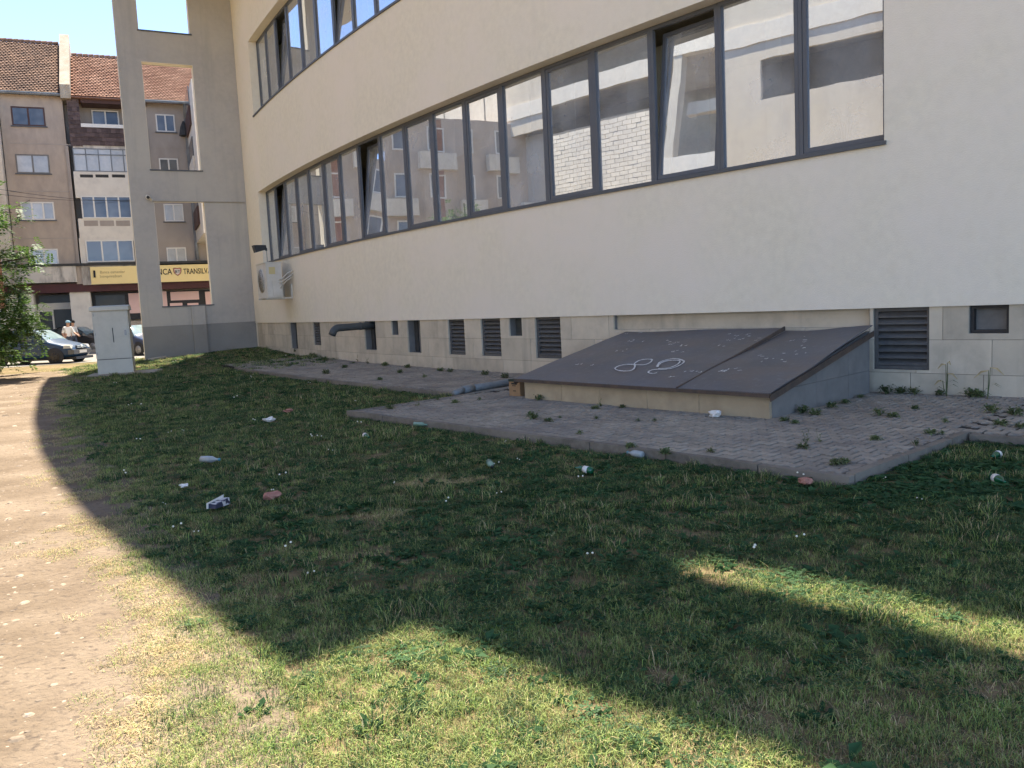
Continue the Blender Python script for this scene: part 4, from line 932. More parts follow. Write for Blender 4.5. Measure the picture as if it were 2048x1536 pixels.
ubox('raw_wall', 'fin_grey', 24.5, 29.4, -1.2, -1.0, 7.53, 12.6); ubox('mid_beam', 'raw_concrete', 9.0, 13.0, -1.4, -1.0, 17.3, 18.0); ubox('mid_beam', 'raw_concrete', 13.6, 24.0, -1.4, -1.0, 17.0, 17.5)
ubox('pale_wall', 'white_wall', 30.0, 46, -3, .05, 0, 21); 
for u in (31.8, 35.5, 39, 42.5): ubox('wall_joint', 'recess_panel', u, u+.12, .051, .07, 0, 19)
for u in (33, 37.3, 41): ubox('window', 'fin_dark', u, u+1.6, .051, .08, 9, 10.8)
bmme = None
def aac_panel(u0, u1, z0, z1):
    global bmme
    L, Hh = .62, .25
    if bmme is None:
        mb = MB(); mb.box((0, 0, 0), (L/2-.013, 0, 0), (0, .11, 0), (0, 0, Hh/2-.012)); ob = mb.build('aac_block', 'aac'); bmme = ob.data; bpy.data.objects.remove(ob)
    r = 0; z = z0; ang = math.atan2(ue.y, ue.x)
    while z+Hh <= z1+.01:
        u = u0+(L/2 if r % 2 else 0)
        while u+L <= u1+.01:
            o = bpy.data.objects.new('aac_block', bmme); COL.objects.link(o); o.parent = raw; o.location = up(u+L/2, -.12+random.uniform(-.008, .008), z+Hh/2)-UQ; o.rotation_euler = (0, 0, ang); u += L
        z += Hh; r += 1
    ubox('mortar', 'recess_panel', u0, u1, -.22, -.045, z0, z1)
aac_panel(13.62, 18.7, 7.53, 11.9); aac_panel(19.3, 23.9, 7.53, 11.9); aac_panel(9.0, 13.0, 7.53, 8.3)
# ================================================================== wires
for (a, b, lb) in (((-40, 372), (300, 402), 'upper of two long black cables strung before the tan block'), ((-40, 384), (300, 398), 'lower of two long black cables strung before the tan block'), ((-40, 420), (60, 400), 'short black cable rising to the first windows at the left edge')):
    p0, p1 = on_plane(*a, bp(0, 2.5, 0), BN), on_plane(*b, bp(0, .0, 0), BN)
    m = MB(); m.tube([p0+(p1-p0)*t-Vector((0, 0, .25*math.sin(math.pi*t))) for t in np.linspace(0, 1, 9)], .012, 4)
    tag(m.build('overhead_cable', 'black_plastic'), lb, 'cable', 'overhead cables')
# ================================================================== cars
mat('paint_teal', (0.014, 0.042, 0.085), (0.016, 0.046, 0.09), 0.4, 2, cool=True, coat=.35, spec=.4)
mat('paint_blue', (0.022, 0.035, 0.085), (0.025, 0.04, 0.09), 0.3, 2, coat=1.0, spec=.5)
mat('paint_black', (0.015, 0.016, 0.018), None, 0.3, coat=1.0, spec=.5)
mat('car_glass', (0.05, 0.07, 0.08), (0.07, 0.09, 0.10), 0.03, 2, spec=1.0)
mat('windscreen', (0.16, 0.23, 0.27), (0.24, 0.31, 0.35), 0.05, 3, spec=1.0)
mat('tyre', (0.018, 0.018, 0.018), (0.03, 0.028, 0.026), 0.85, 20)
mat('rim', (0.42, 0.42, 0.43), None, 0.4, metal=.5)
mat('rim_dark', (0.06, 0.055, 0.05), (0.10, 0.085, 0.07), 0.6, 10)
mat('lamp_lens', (0.55, 0.54, 0.48), (0.62, 0.61, 0.56), 0.12, 9, spec=.8)
mat('bumper', (0.10, 0.105, 0.11), (0.12, 0.12, 0.125), 0.5, 5)
mat('chrome', (0.62, 0.63, 0.65), None, 0.2, metal=.8)
mat('plate', (0.72, 0.72, 0.70), (0.55, 0.55, 0.54), 0.5, 60, 2)
def car(name, pos, heading, paint, label, rimmat):
    t = thing(name, pos, label, 'car', 'cars parked across the street')
    fx = Vector((math.cos(heading), math.sin(heading), 0)); fy = Vector((-fx.y, fx.x, 0)); Pz = Vector(pos)
    def P(x, y, z): return Pz+fx*(1.85-x)+fy*y+Vector((0, 0, z))     # x = 0 at the front bumper
    st = [(0.00, .34, .50, .58, .60, .52), (.06, .24, .58, .67, .73, .62), (.30, .20, .68, .78, .79, .70), (.62, .19, .78, .86, .80, .72), (.98, .19, .86, .93, .80, .72),
          (1.25, .19, .88, 1.16, .80, .64), (1.58, .19, .89, 1.37, .80, .57), (2.1, .19, .90, 1.43, .80, .56), (2.8, .20, .91, 1.40, .79, .56), (3.2, .21, .91, 1.28, .78, .58), (3.5, .25, .88, 1.0, .76, .62), (3.64, .28, .8, .86, .74, .64), (3.70, .36, .62, .68, .66, .55)]
    ring = lambda a: [(0, a[1]), (a[4]*.82, a[1]), (a[4]*.97, a[1]+.12), (a[4], a[1]+.6*(a[2]-a[1])), (a[4]*.97, a[2]), (a[5], a[3]-.05), (a[5]*.78, a[3]), (0, a[3]+.02)]
    body, glass, ws = MB(), MB(), MB()
    for k in range(len(st)-1):
        r0, r1 = ring(st[k]), ring(st[k+1])
        for sgn in (1, -1):
            for q in range(7):
                pts = [P(st[k][0], sgn*r0[q][0], r0[q][1]), P(st[k+1][0], sgn*r1[q][0], r1[q][1]), P(st[k+1][0], sgn*r1[q+1][0], r1[q+1][1]), P(st[k][0], sgn*r0[q+1][0], r0[q+1][1])]
                if sgn < 0: pts = pts[::-1]
                body.face(pts)
                if q == 4 and 4 <= k <= 9:
                    c = sum(pts, Vector())/4; sh = .84; o = fy*sgn*.012+Vector((0, 0, .004)); glass.face([c+(p-c)*sh+o for p in pts])
                if q in (5, 6) and k in (4, 5): ws.face([p+Vector((0, 0, .008))+fx*.008 for p in pts])
                if q in (5, 6) and k in (8, 9): glass.face([p+Vector((0, 0, .008))-fx*.008 for p in pts])
    def finish(mb, nm, mt):
        ob = mb.build(nm, mt, t, True); b = bmesh.new(); b.from_mesh(ob.data); bmesh.ops.remove_doubles(b, verts=b.verts, dist=.002); b.to_mesh(ob.data); b.free(); return ob
    bo = finish(body, 'body', paint); sm = bo.modifiers.new('s', 'SUBSURF'); sm.levels = sm.render_levels = 1
    finish(glass, 'side_windows', 'car_glass'); finish(ws, 'windscreen', 'windscreen')
    for x in (.68, 3.02):
        for sgn in (1, -1):
            ax = fy*sgn; c = P(x, sgn*.70, .285)
            m = MB(); m.lathe(P(x, sgn*.775, .31), ax, [(0, .36), (.012, .35), (.03, .33)], 20); m.build('wheel_arch', 'black_plastic', t, True)
            m = MB(); m.lathe(c, ax, [(0, .2), (0, .26), (.02, .285), (.11, .285), (.125, .26), (.125, .18)], 22); w = m.build('tyre', 'tyre', t, True)
            m = MB(); m.lathe(c+ax*.10, ax, [(0, .185), (.022, .185), (.026, .17), (.012, .06), (.022, .05), (.024, .0)], 18); ri = m.build('rim', rimmat, w, True)
            m = MB()
            for a in np.linspace(0, 2*math.pi, 10)[:-1]:
                d = fx*math.cos(a)+Vector((0, 0, 1))*math.sin(a); e = ax.cross(d); m.box(c+ax*.124+d*.11, d*.06, e*.014, ax*.004)
            m.build('spokes', rimmat, w)
    for sgn in (1, -1):
        m = MB(); m.hexa([P(.075, sgn*.44, .60), P(.045, sgn*.66, .60), P(.30, sgn*.79, .61), P(.34, sgn*.5, .61)], [P(.10, sgn*.44, .73), P(.10, sgn*.66, .72), P(.30, sgn*.77, .74), P(.34, sgn*.5, .76)]); m.build('headlight', 'lamp_lens', t)
        m = MB(); m.box(P(1.28, sgn*.86, .92), fx*.05, fy*.08, (0, 0, .06)); m.build('wing_mirror', paint, t)
    m = MB(); m.hexa([P(-.03, -.62, .36), P(-.03, .62, .36), P(.12, .79, .36), P(.12, -.79, .36)], [P(-.035, -.62, .54), P(-.035, .62, .54), P(.12, .795, .55), P(.12, -.795, .55)]); m.build('front_bumper', 'bumper', t)
    m = MB(); m.hexa([P(3.66, -.62, .36), P(3.66, .62, .36), P(3.74, .6, .36), P(3.74, -.6, .36)], [P(3.66, -.62, .55), P(3.66, .62, .55), P(3.74, .6, .55), P(3.74, -.6, .55)]); m.build('rear_bumper', 'bumper', t)
    m = MB(); m.box(P(.03, 0, .655), fx*.02, fy*.36, (0, 0, .05)); gr = m.build('grille', 'black_plastic', t)
    m = MB(); m.box(P(.015, 0, .685), fx*.02, fy*.34, (0, 0, .012)); m.box(P(.012, 0, .62), fx*.02, fy*.30, (0, 0, .012)); m.lathe(P(.0, 0, .66), fx, [(0, .07), (.015, .065), (.016, 0)], 12); m.build('grille_trim', 'chrome', gr)
    m = MB(); m.box(P(-.045, 0, .45), fx*.006, fy*.26, (0, 0, .055)); m.build('number_plate', 'plate', t)
    m = MB(); m.box(P(1.4, .0, .20), fx*1.5, fy*.6, (0, 0, .05)); m.build('underbody', 'black_plastic', t)
    return t
wA = on_z(112, 728, .0)
ha = R_(-4); fxa = Vector((math.cos(ha), math.sin(ha), 0)); fya = Vector((-fxa.y, fxa.x, 0))
car('parked_car', wA-fxa*1.17+fya*.78, ha, 'paint_teal', 'dark teal small hatchback facing right, beside the leafy tree at the left edge', 'rim_dark')
wB = on_z(279, 712, .0); hb_ = R_(-30); fxb = Vector((math.cos(hb_), math.sin(hb_), 0)); fyb = Vector((-fxb.y, fxb.x, 0))
car('parked_car', wB-fxb*1.17+fyb*.78, hb_, 'paint_blue', 'blue car with silver spoked wheel half hidden between utility cabinet and grey fin', 'rim')
wC = on_z(172, 704, .0); car('parked_car', wC-Vector((1.0, 0, 0))+Vector((0, 1.4, 0)), R_(-3), 'paint_black', 'black car mostly hidden behind the dark teal hatchback', 'rim')
# ================================================================== people
mat('skin', (0.42, 0.25, 0.18), None, 0.6); mat('shirt_white', (0.72, 0.72, 0.72), (0.66, 0.66, 0.68), 0.9, 12); mat('shirt_grey', (0.60, 0.61, 0.64), (0.52, 0.53, 0.56), 0.9, 12)
mat('trousers_blue', (0.05, 0.06, 0.09), None, 0.9); mat('cap_blue', (0.20, 0.34, 0.46), None, 0.8); mat('hair_dark', (0.015, 0.013, 0.012), None, 0.8); mat('shoe', (0.05, 0.045, 0.04), None, 0.8)
def person(pos, face, label, shirt, arm_fwd, hat, lean=.05):
    t = thing('person', pos, label, 'person'); c, s_ = math.cos(face), math.sin(face)
    J = {'pelvis': (0, 0, .95, .155), 'waist': (.01, 0, 1.10, .14), 'chest': (lean, 0, 1.30, .165), 'neckb': (lean+.03, 0, 1.45, .075), 'neck': (lean+.05, 0, 1.52, .06), 'head': (lean+.075, 0, 1.62, .10), 'crown': (lean+.07, 0, 1.69, .085),
         'shl': (lean, .19, 1.40, .07), 'ell': (lean-.03+arm_fwd*.15, .25, 1.13, .05), 'wrl': (lean+.08+arm_fwd*.33, .22, .95+arm_fwd*.06, .036), 'hal': (lean+.12+arm_fwd*.40, .21, .89+arm_fwd*.06, .04),
         'shr': (lean, -.19, 1.40, .07), 'elr': (lean-.08, -.25, 1.14, .05), 'wrr': (lean+.02, -.25, .93, .036), 'har': (lean+.04, -.25, .85, .04),
         'hil': (0, .10, .88, .11), 'knl': (.12, .11, .50, .075), 'anl': (.06, .11, .09, .05), 'tol': (.20, .12, .05, .045), 'hir': (0, -.10, .88, .11), 'knr': (-.02, -.11, .49, .075), 'anr': (-.22, -.11, .11, .05), 'tor': (-.09, -.12, .05, .045)}
    Eg = [('pelvis', 'waist'), ('waist', 'chest'), ('chest', 'neckb'), ('neckb', 'neck'), ('neck', 'head'), ('head', 'crown'), ('chest', 'shl'), ('shl', 'ell'), ('ell', 'wrl'), ('wrl', 'hal'), ('chest', 'shr'), ('shr', 'elr'), ('elr', 'wrr'), ('wrr', 'har'),
          ('pelvis', 'hil'), ('hil', 'knl'), ('knl', 'anl'), ('anl', 'tol'), ('pelvis', 'hir'), ('hir', 'knr'), ('knr', 'anr'), ('anr', 'tor')]
    nm = list(J); me = bpy.data.meshes.new('body'); W = lambda p: (p[0]*c-p[1]*s_, p[0]*s_+p[1]*c, p[2])
    me.from_pydata([W(J[k]) for k in nm], [(nm.index(a), nm.index(b)) for a, b in Eg], []); o = bpy.data.objects.new('body', me); COL.objects.link(o)
    sk = o.modifiers.new('skin', 'SKIN'); sub = o.modifiers.new('sub', 'SUBSURF'); sub.levels = sub.render_levels = 2
    for k, v in enumerate(me.skin_vertices[0].data): r = J[nm[k]][3]; v.radius = (r, r); v.use_root = (nm[k] == 'pelvis')
    bpy.context.view_layer.update(); me2 = bpy.data.meshes.new_from_object(o.evaluated_get(bpy.context.evaluated_depsgraph_get())); bpy.data.objects.remove(o)
    for q in ('skin', shirt, 'trousers_blue', 'shoe'): me2.materials.append(MATS[q])
    pts = {k: Vector(W(J[k])) for k in nm}
    for p in me2.polygons:
        ct = p.center; best = min(Eg, key=lambda e: (ct-(pts[e[0]]+(pts[e[1]]-pts[e[0]])*min(max((ct-pts[e[0]]).dot(pts[e[1]]-pts[e[0]])/(pts[e[1]]-pts[e[0]]).length_squared, 0), 1))).length)
        j = set(best)
        if j & {'neck', 'head', 'crown'} or best[0] in ('ell', 'elr', 'wrl', 'wrr'): i = 0
        elif best[0] in ('anl', 'anr'): i = 3
        elif ct.z < .98: i = 2
        else: i = 1
        p.material_index = i; p.use_smooth = True
    link_mesh('body', me2, None, t)
    hd = Vector(pos)+pts['head']+Vector((-.01*c, -.01*s_, .045)); m = MB(); m.lathe(hd-Vector((0, 0, .03)), (0, 0, 1), [(0, .112), (.04, .116), (.09, .10), (.12, .06), (.13, 0)], 14)
    if hat == 'cap_blue': m.hexa([hd+Vector((c*a-s_*b, s_*a+c*b, .0)) for a, b in ((.08, -.08), (.20, -.06), (.20, .06), (.08, .08))], [hd+Vector((c*a-s_*b, s_*a+c*b, .015)) for a, b in ((.08, -.08), (.20, -.06), (.20, .06), (.08, .08))])
    m.build('cap' if hat == 'cap_blue' else 'hair', hat, t, True)
    for sg_ in (1, -1):
        m = MB(); m.lathe(hd+Vector((c*.095-s_*.035*sg_, s_*.095+c*.035*sg_, -.035)), (c, s_, 0), [(0, .012), (.008, .01), (.01, 0)], 8); m.build('eye', 'hair_dark', t)
    m = MB(); m.lathe(hd+Vector((c*.09, s_*.09, -.085)), (c, s_, .3), [(0, .018), (.022, .012), (.028, 0)], 8); m.build('nose', 'skin', t)
def ground_at_head(px, py, h):                          # standing spot of someone h tall whose head shows at this pixel, on the far pavement side
    d = at_depth(px, 42.0); return d
pp = at_depth(131, 41.5); person((pp.x, pp.y, .012), R_(-25), 'person in white t-shirt and light blue cap reaching forward beside the parked cars', 'shirt_white', 1.0, 'cap_blue', .09)
pp = at_depth(142, 42.3); person((pp.x, pp.y, .012), R_(-25), 'dark haired person in pale grey shirt beside the one with blue cap', 'shirt_grey', .3, 'hair_dark', .03)
# ================================================================== the leafy tree at the left edge
tb = Vector((-18.2, 25.6, 0)); tr = thing('leafy_tree', tb, 'leafy tree with feathered green leaves hanging in at the left edge', 'tree')
m = MB(); rt = random.Random(3); limbs = []
m.tube([tb+Vector((0, 0, -.1)), tb+Vector((.1, 0, 1.2)), tb+Vector((.0, .1, 2.6)), tb+Vector((-.2, 0, 4.5)), tb+Vector((-.3, .1, 6.2))], [.16, .13, .11, .07, .03], 8)
anchors = []
for k in range(26):
    z = rt.uniform(.5, 5.6); a = rt.uniform(-2.6, 1.4); Lb = rt.uniform(1.2, 2.9)*(1.0 if z < 4 else .8); b = tb+Vector((0, 0, z*.8)); e = tb+Vector((math.cos(a)*Lb, math.sin(a)*Lb, z+rt.uniform(-.3, .6))); md = (b+e)/2+Vector((0, 0, rt.uniform(0, .4)))
    m.tube([b, md, e], [.045, .03, .012], 5); anchors += [b+(md-b)*.7, md, md+(e-md)*.35, md+(e-md)*.7, e]
e_ = on_plane(24, 425, Vector((-17, 25.0, 0)), Vector((0, -1, 0))); m.tube([tb+Vector((0, 0, 4.2)), e_+Vector((-1.0, .1, .1)), e_], [.05, .03, .01], 5); anchors += [e_]*2+[e_+Vector((-.7, .1, .1))]*2
e2 = on_plane(72, 512, Vector((-17, 24.8, 0)), Vector((0, -1, 0))); m.tube([tb+Vector((0, 0, 3)), e2+Vector((-.9, .1, -.1)), e2], [.05, .03, .01], 5); anchors += [e2]*2+[e2+Vector((-.5, .1, .0))]*2
m.build('trunk', 'bark', tr)
for (cx, cy, rx, ry, nn_2) in ((-16, 570, 34, 56, 18), (16, 605, 30, 40, 15), (10, 670, 32, 32, 16), (35, 650, 32, 30, 16), (30, 520, 24, 26, 8), (-16, 440, 26, 36, 6), (8, 700, 14, 12, 5)):
    for q in range(nn_2): anchors.append(on_plane(cx+rt.gauss(0, rx*.5), cy+rt.gauss(0, ry*.5), Vector((-17, 24.9+rt.uniform(-.5, 1.0), 0)), Vector((0, -1, 0))))
lv = MB()
for A in anchors:
    for q in range(13 if A.x < -16.6 else 11):
        o = Vector((rt.gauss(0, .24), rt.gauss(0, .3), rt.gauss(0, .22))); st_ = A+o; d = Vector((rt.gauss(0, 1), rt.gauss(0, 1), rt.gauss(-.35, .5))).normalized(); side = d.cross(Vector((0, 0, 1))).normalized(); upv = side.cross(d); Lr = rt.uniform(.22, .42)
        for k in range(5):
            c0_ = st_+d*Lr*(k+.6)/5-Vector((0, 0, .05*(k/5)**2))
            for sg_ in (1, -1):
                ld = (side*sg_*.9+d*.5+upv*rt.uniform(-.2, .25)).normalized(); ll = rt.uniform(.10, .16); wv = ld.cross(upv).normalized()*rt.uniform(.022, .034)
                lv.face([c0_, c0_+ld*ll*.45+wv, c0_+ld*ll, c0_+ld*ll*.45-wv])
lv.build('crown', 'tree_leaf', tr)
# ================================================================== litter
mat('bottle_green', (0.008, 0.10, 0.045), (0.01, 0.13, 0.06), 0.12, 8, spec=.8, trans=.25)
mat('bottle_clear', (0.36, 0.42, 0.48), (0.48, 0.54, 0.60), 0.12, 10, spec=.8, trans=.3)
mat('bottle_aqua', (0.17, 0.32, 0.27), (0.25, 0.42, 0.36), 0.12, 10, spec=.8, trans=.3)
mat('paper_white', (0.72, 0.72, 0.73), (0.60, 0.60, 0.63), 0.8, 20)
mat('label_white', (0.70, 0.69, 0.70), (0.62, 0.45, 0.45), 0.6, 18, contrast=(.5, .7))
mat('tissue_red', (0.38, 0.20, 0.165), (0.30, 0.13, 0.11), 0.9, 20)
mat('cap_blue2', (0.10, 0.28, 0.38), None, 0.5)
mat('carton_navy', (0.03, 0.035, 0.07), (0.5, 0.5, 0.55), 0.5, 9, 2, contrast=(.5, .55))
def bottle(px, py, dirpx, length, r, mt, label, lab=None, z=.045, capm=None, squash=1.0):
    p = on_z(px, py, z); q = on_z(px+dirpx[0], py+dirpx[1], z); d = (q-p).normalized(); d.z = random.uniform(-.02, .04)
    t = thing('bottle', (p.x, p.y, 0), label, 'bottle', 'discarded bottles'); L = length
    r *= .85; length *= .85; L = length; m = MB(); m.lathe(p-d*L/2+Vector((0, 0, r*.55-z+.03)), d, [(0, r*.7), (.01, r), (L*.52, r), (L*.60, r*.96), (L*.78, r*.42), (L*.84, r*.32), (L*.94, r*.31)], 14); m.build('glass_body' if 'glass' in label else 'bottle_body', mt, t, True)
    o = p-d*L/2+Vector((0, 0, r*.55-z+.03))
    if lab: m = MB(); m.lathe(o+d*L*.2, d, [(0, r*1.02), (L*.24, r*1.02)], 14); m.build('paper_label', lab, t, True)
    if capm: m = MB(); m.lathe(o+d*L*.93, d, [(0, r*.42), (L*.06, r*.42)], 10); m.build('cap', capm, t, True)
bottle(733, 873, (22, 10), .30, .040, 'bottle_green', 'green bottle with white and red label lying left of centre on the lawn', 'label_white')
bottle(981, 929, (12, 16), .29, .038, 'bottle_aqua', 'blue green bottle lying neck towards the viewer in mid lawn', None, capm='black_plastic')
bottle(1166, 939, (-22, -3), .26, .04, 'bottle_green', 'dark green bottle with white label right of the blue green one', 'paper_white')
bottle(842, 849, (30, 2), .30, .036, 'bottle_aqua', 'pale green bottle lying along the paving kerb', None)
bottle(1270, 908, (-25, -4), .25, .042, 'bottle_clear', 'clear crushed bottle with aqua cap against the paving kerb', None, capm='cap_blue2')
bottle(1992, 911, (-14, 6), .24, .04, 'bottle_green', 'upper of two green bottles in the broad leaves at the right edge', 'paper_white')
bottle(1998, 960, (22, 10), .26, .04, 'bottle_green', 'lower of two green bottles in the broad leaves at the right edge', 'paper_white')
bottle(421, 917, (30, 1), .31, .045, 'bottle_clear', 'clear plastic bottle with blue cap lying on the left lawn', None, capm='cap_blue2', z=.06)
def crumple(name, px, py, r, mt, label, cat, flat=.6, z=.05, seed=1, gnd=None):
    p = on_z(px, py, z); b = bmesh.new(); bmesh.ops.create_icosphere(b, subdivisions=2, radius=r); rr = random.Random(seed)
    for v in b.verts: k = rr.uniform(.45, 1.25); v.co = Vector((v.co.x*k*1.2, v.co.y*k, max(v.co.z*k*flat, -r*.4)))
    me = bpy.data.meshes.new(name); b.to_mesh(me); b.free(); o = link_mesh(name, me, mt); o.location = (p.x, p.y, z+r*.1); o.rotation_euler = (0, 0, rr.uniform(0, 6)); return tag(o, label, cat)
crumple('crumpled_paper', 1430, 830, .075, 'paper_white', 'white crumpled paper on the paving before the hatch front wall', 'paper', .7, PZ+.03, 2)
crumple('crumpled_paper', 538, 840, .075, 'paper_white', 'white crumpled tissue lying in the grass left of the paving tip', 'paper', .6, .05, 3)
crumple('crumpled_paper', 368, 972, .045, 'paper_white', 'tiny white paper scrap left of the white carton', 'paper', .5, .04, 9)
crumple('red_wrapper', 547, 993, .07, 'tissue_red', 'crumpled red brown wrapper in the left foreground grass', 'wrapper', .55, .05, 4)
crumple('red_wrapper', 576, 822, .07, 'tissue_red', 'faded red wrapper beyond the white tissue', 'wrapper', .4, .05, 5)
crumple('red_wrapper', 1610, 963, .06, 'tissue_red', 'reddish wrapper at the paving corner among leaves', 'wrapper', .5, .05, 6)
p = on_z(439, 1012, .04); d = (on_z(455, 1006, .04)-p).normalized(); n_ = Vector((-d.y, d.x, 0))
ct = thing('drink_carton', (p.x, p.y, 0), 'flattened navy and white drink carton in the left foreground grass', 'carton')
m = MB(); m.hexa([p-d*.09-n_*.035, p+d*.08-n_*.045, p+d*.08+n_*.03, p-d*.09+n_*.035], [p-d*.08-n_*.03+Vector((0, 0, .03)), p+d*.08-n_*.04+Vector((0, 0, .055)), p+d*.08+n_*.03+Vector((0, 0, .05)), p-d*.09+n_*.035+Vector((0, 0, .04))]); m.build('carton_body', 'carton_navy', ct)
m = MB(); m.hexa([p-d*.1+n_*.037, p+d*.09+n_*.032, p+d*.09+n_*.045, p-d*.1+n_*.05], [p-d*.1+n_*.03+Vector((0, 0, .05)), p+d*.10+n_*.03+Vector((0, 0, .075)), p+d*.10+n_*.04+Vector((0, 0, .07)), p-d*.1+n_*.045+Vector((0, 0, .045))]); m.build('flap', 'paper_white', ct)
m = MB(); a, b = on_ground(296, 722), on_ground(349, 713); m.hexa([a, b, b+Vector((.1, .25, 0)), a+Vector((.1, .25, 0))], [p_+Vector((0, 0, .09)) for p_ in (a, b, b+Vector((.1, .25, 0)), a+Vector((.1, .25, 0)))]); tag(m.build('plank', 'white_wall', loc=(a.x, a.y, a.z)), 'pale plank lying at the foot of the grey fin', 'plank')
# ================================================================== weeds on the paving
def leaf_quad(mb, p, d, L, w, bend=.3):
    d = d.normalized(); sd_ = d.cross(Vector((0, 0, 1)))
    sd_ = (sd_.normalized() if sd_.length > .01 else Vector((1, 0, 0)))*w; q = p+d*L*.5+Vector((0, 0, L*.12)); e = p+d*L-Vector((0, 0, L*bend))
    mb.face([p, q+sd_, e, q-sd_])
def weed_mesh(seed, n, h, spread, lw):
    r = random.Random(seed); mb = MB()
    for k in range(n):
        a = r.uniform(0, 6.28); t = r.random(); p = Vector((math.cos(a)*spread*.4*r.random(), math.sin(a)*spread*.4*r.random(), 0)); d = Vector((math.cos(a), math.sin(a), r.uniform(.2, 1.6)))
        leaf_quad(mb, p+Vector((0, 0, h*.5*t*r.random())), d, r.uniform(.4, 1)*spread, lw*r.uniform(.6, 1.2))
    for k in range(max(1, n//9)):
        a = r.uniform(0, 6.28); e = Vector((math.cos(a)*spread*.5, math.sin(a)*spread*.5, h*r.uniform(.7, 1.2))); mb.tube([(0, 0, 0), e*.5, e], [.003, .0025, .0015], 4)
        for q in range(4): leaf_quad(mb, e*(.4+.15*q), Vector((r.gauss(0, 1), r.gauss(0, 1), .4)), lw*2.6, lw*.7)
    me = bpy.data.meshes.new('weed'); me.from_pydata(mb.v, [], mb.f); me.materials.append(MATS['weed_leaf']); return me
wms = [weed_mesh(1, 26, .10, .10, .014), weed_mesh(2, 40, .07, .14, .018), weed_mesh(3, 18, .22, .09, .012), weed_mesh(4, 34, .15, .16, .02)]
def weed(px, py, k, sc, label, group='weeds in the paving joints', z=None):
    p = on_z(px, py, PZ if z is None else z); p.z = pz_at(p.x, p.y) if z is None else z
    o = bpy.data.objects.new('weed_plant', wms[k]); COL.objects.link(o); o.location = p+Vector((0, 0, -.004)); o.scale = (sc,)*3; o.rotation_euler = (0, 0, random.uniform(0, 6.28)); return tag(o, label, 'weed', group)
wl = 'small green weed sprouting from the grey paving joints'
for (x, y, k, s_) in [(1068, 838, 3, 1.2), (1096, 843, 1, .9), (1076, 800, 3, 1.0), (1130, 795, 2, 1.3), (1200, 812, 2, 1.0), (1190, 818, 1, .9), (1245, 815, 1, .8), (1193, 838, 0, .8), (1160, 868, 0, .9), (1275, 842, 0, .7), (1310, 842, 0, .7), (1120, 836, 0, .6),
    (1570, 842, 1, 1.1), (1590, 846, 1, .9), (1604, 826, 3, 1.4), (1630, 830, 3, 1.2), (1663, 815, 3, 1.2), (1690, 806, 1, 1.2), (1720, 795, 1, 1.0), (1775, 787, 3, 1.7), (1800, 787, 3, 1.5), (1830, 788, 3, 1.4), (1760, 830, 3, 1.2), (1785, 834, 1, 1.3), (1830, 818, 1, 1.0), (1860, 868, 1, 1.2), (1890, 845, 0, 1.1), (1750, 880, 1, 1.1), (1612, 884, 2, 1.2), (1638, 884, 2, 1.0), (1605, 896, 1, 1.1), (1670, 930, 3, 1.0), (1690, 926, 1, 1.0), (1830, 890, 0, 1.2), (1885, 868, 0, .9), (1940, 793, 3, 1.6), (1960, 795, 3, 1.6), (1985, 825, 3, 1.5), (2000, 850, 1, 1.4), (2030, 830, 3, 1.4), (2040, 855, 1, 1.1), (1880, 790, 3, 1.2),
    (560, 690, 3, 2.0), (625, 718, 3, 1.6), (650, 724, 3, 1.5), (716, 724, 2, 1.6), (735, 728, 2, 1.4), (770, 732, 1, 1.6), (815, 736, 1, 1.5), (880, 742, 1, 1.4), (900, 744, 3, 1.0), (970, 750, 3, 1.2), (1010, 756, 3, 1.2), (652, 748, 3, 1.3), (760, 760, 1, 1.1), (800, 746, 1, 1.3), (850, 755, 0, 1.3), (780, 818, 1, 1.2), (835, 812, 2, 1.1), (910, 806, 1, 1.0), (875, 800, 0, 1.1), (690, 736, 1, 1.4), (595, 712, 3, 1.7), (1330, 908, 1, 1.0), (1260, 895, 1, .9), (1420, 905, 0, .9), (1000, 770, 1, 1.1), (960, 800, 0, .9)]:
    weed(x, y, k, s_*(.72 if x < 1560 else .58), ('small green weed growing along the foot of the plinth on the narrow walk' if x < 1000 and y < 775 else 'small weed at the foot of the hatch wall' if (y < 828 and 1050 < x < 1260) or (x < 1730 and 795 < y < 850 and x > 1560) else 'weed tuft at the foot of the plinth right of the hatch' if y < 800 else 'weed tuft in the paving right of the hatch' if x > 1560 else 'small weed in the paving before the hatch'))
def tall_weed(px, py, stems, label):
    p = on_z(px, py, PZ); t = thing('tall_weed', p, label, 'weed'); m = MB(); hd = MB()
    for (dx, h, ex_) in stems:
        e = p+he*(dx*.5)+Vector((0, 0, h)); tipp = e+he*ex_+Vector((0, 0, -abs(ex_)*.6)); m.tube([p, p+(e-p)*.5+he*dx*.1, e], [.006, .005, .004], 5); hd.tube([e, e+(tipp-e)*.5+Vector((0, 0, .03)), tipp], [.005, .013, .004], 5)
        leaf_quad(m, p+(e-p)*.4, he*(1 if dx > 0 else -1)+Vector((0, 0, .3)), .16, .012)
    m.build('stem', 'weed_leaf', t); hd.build('seed_head', 'straw', t)
tall_weed(1893, 792, [(-.02, .42, -.10), (.03, .30, .12), (-.10, .2, -.1), (.02, .44, .04)], 'tall seeding weed by the plinth between louver and dark vent')
tall_weed(1975, 797, [(.02, .36, -.17), (.06, .40, .16)], 'tall weed with two drooping seed heads at the right plinth')
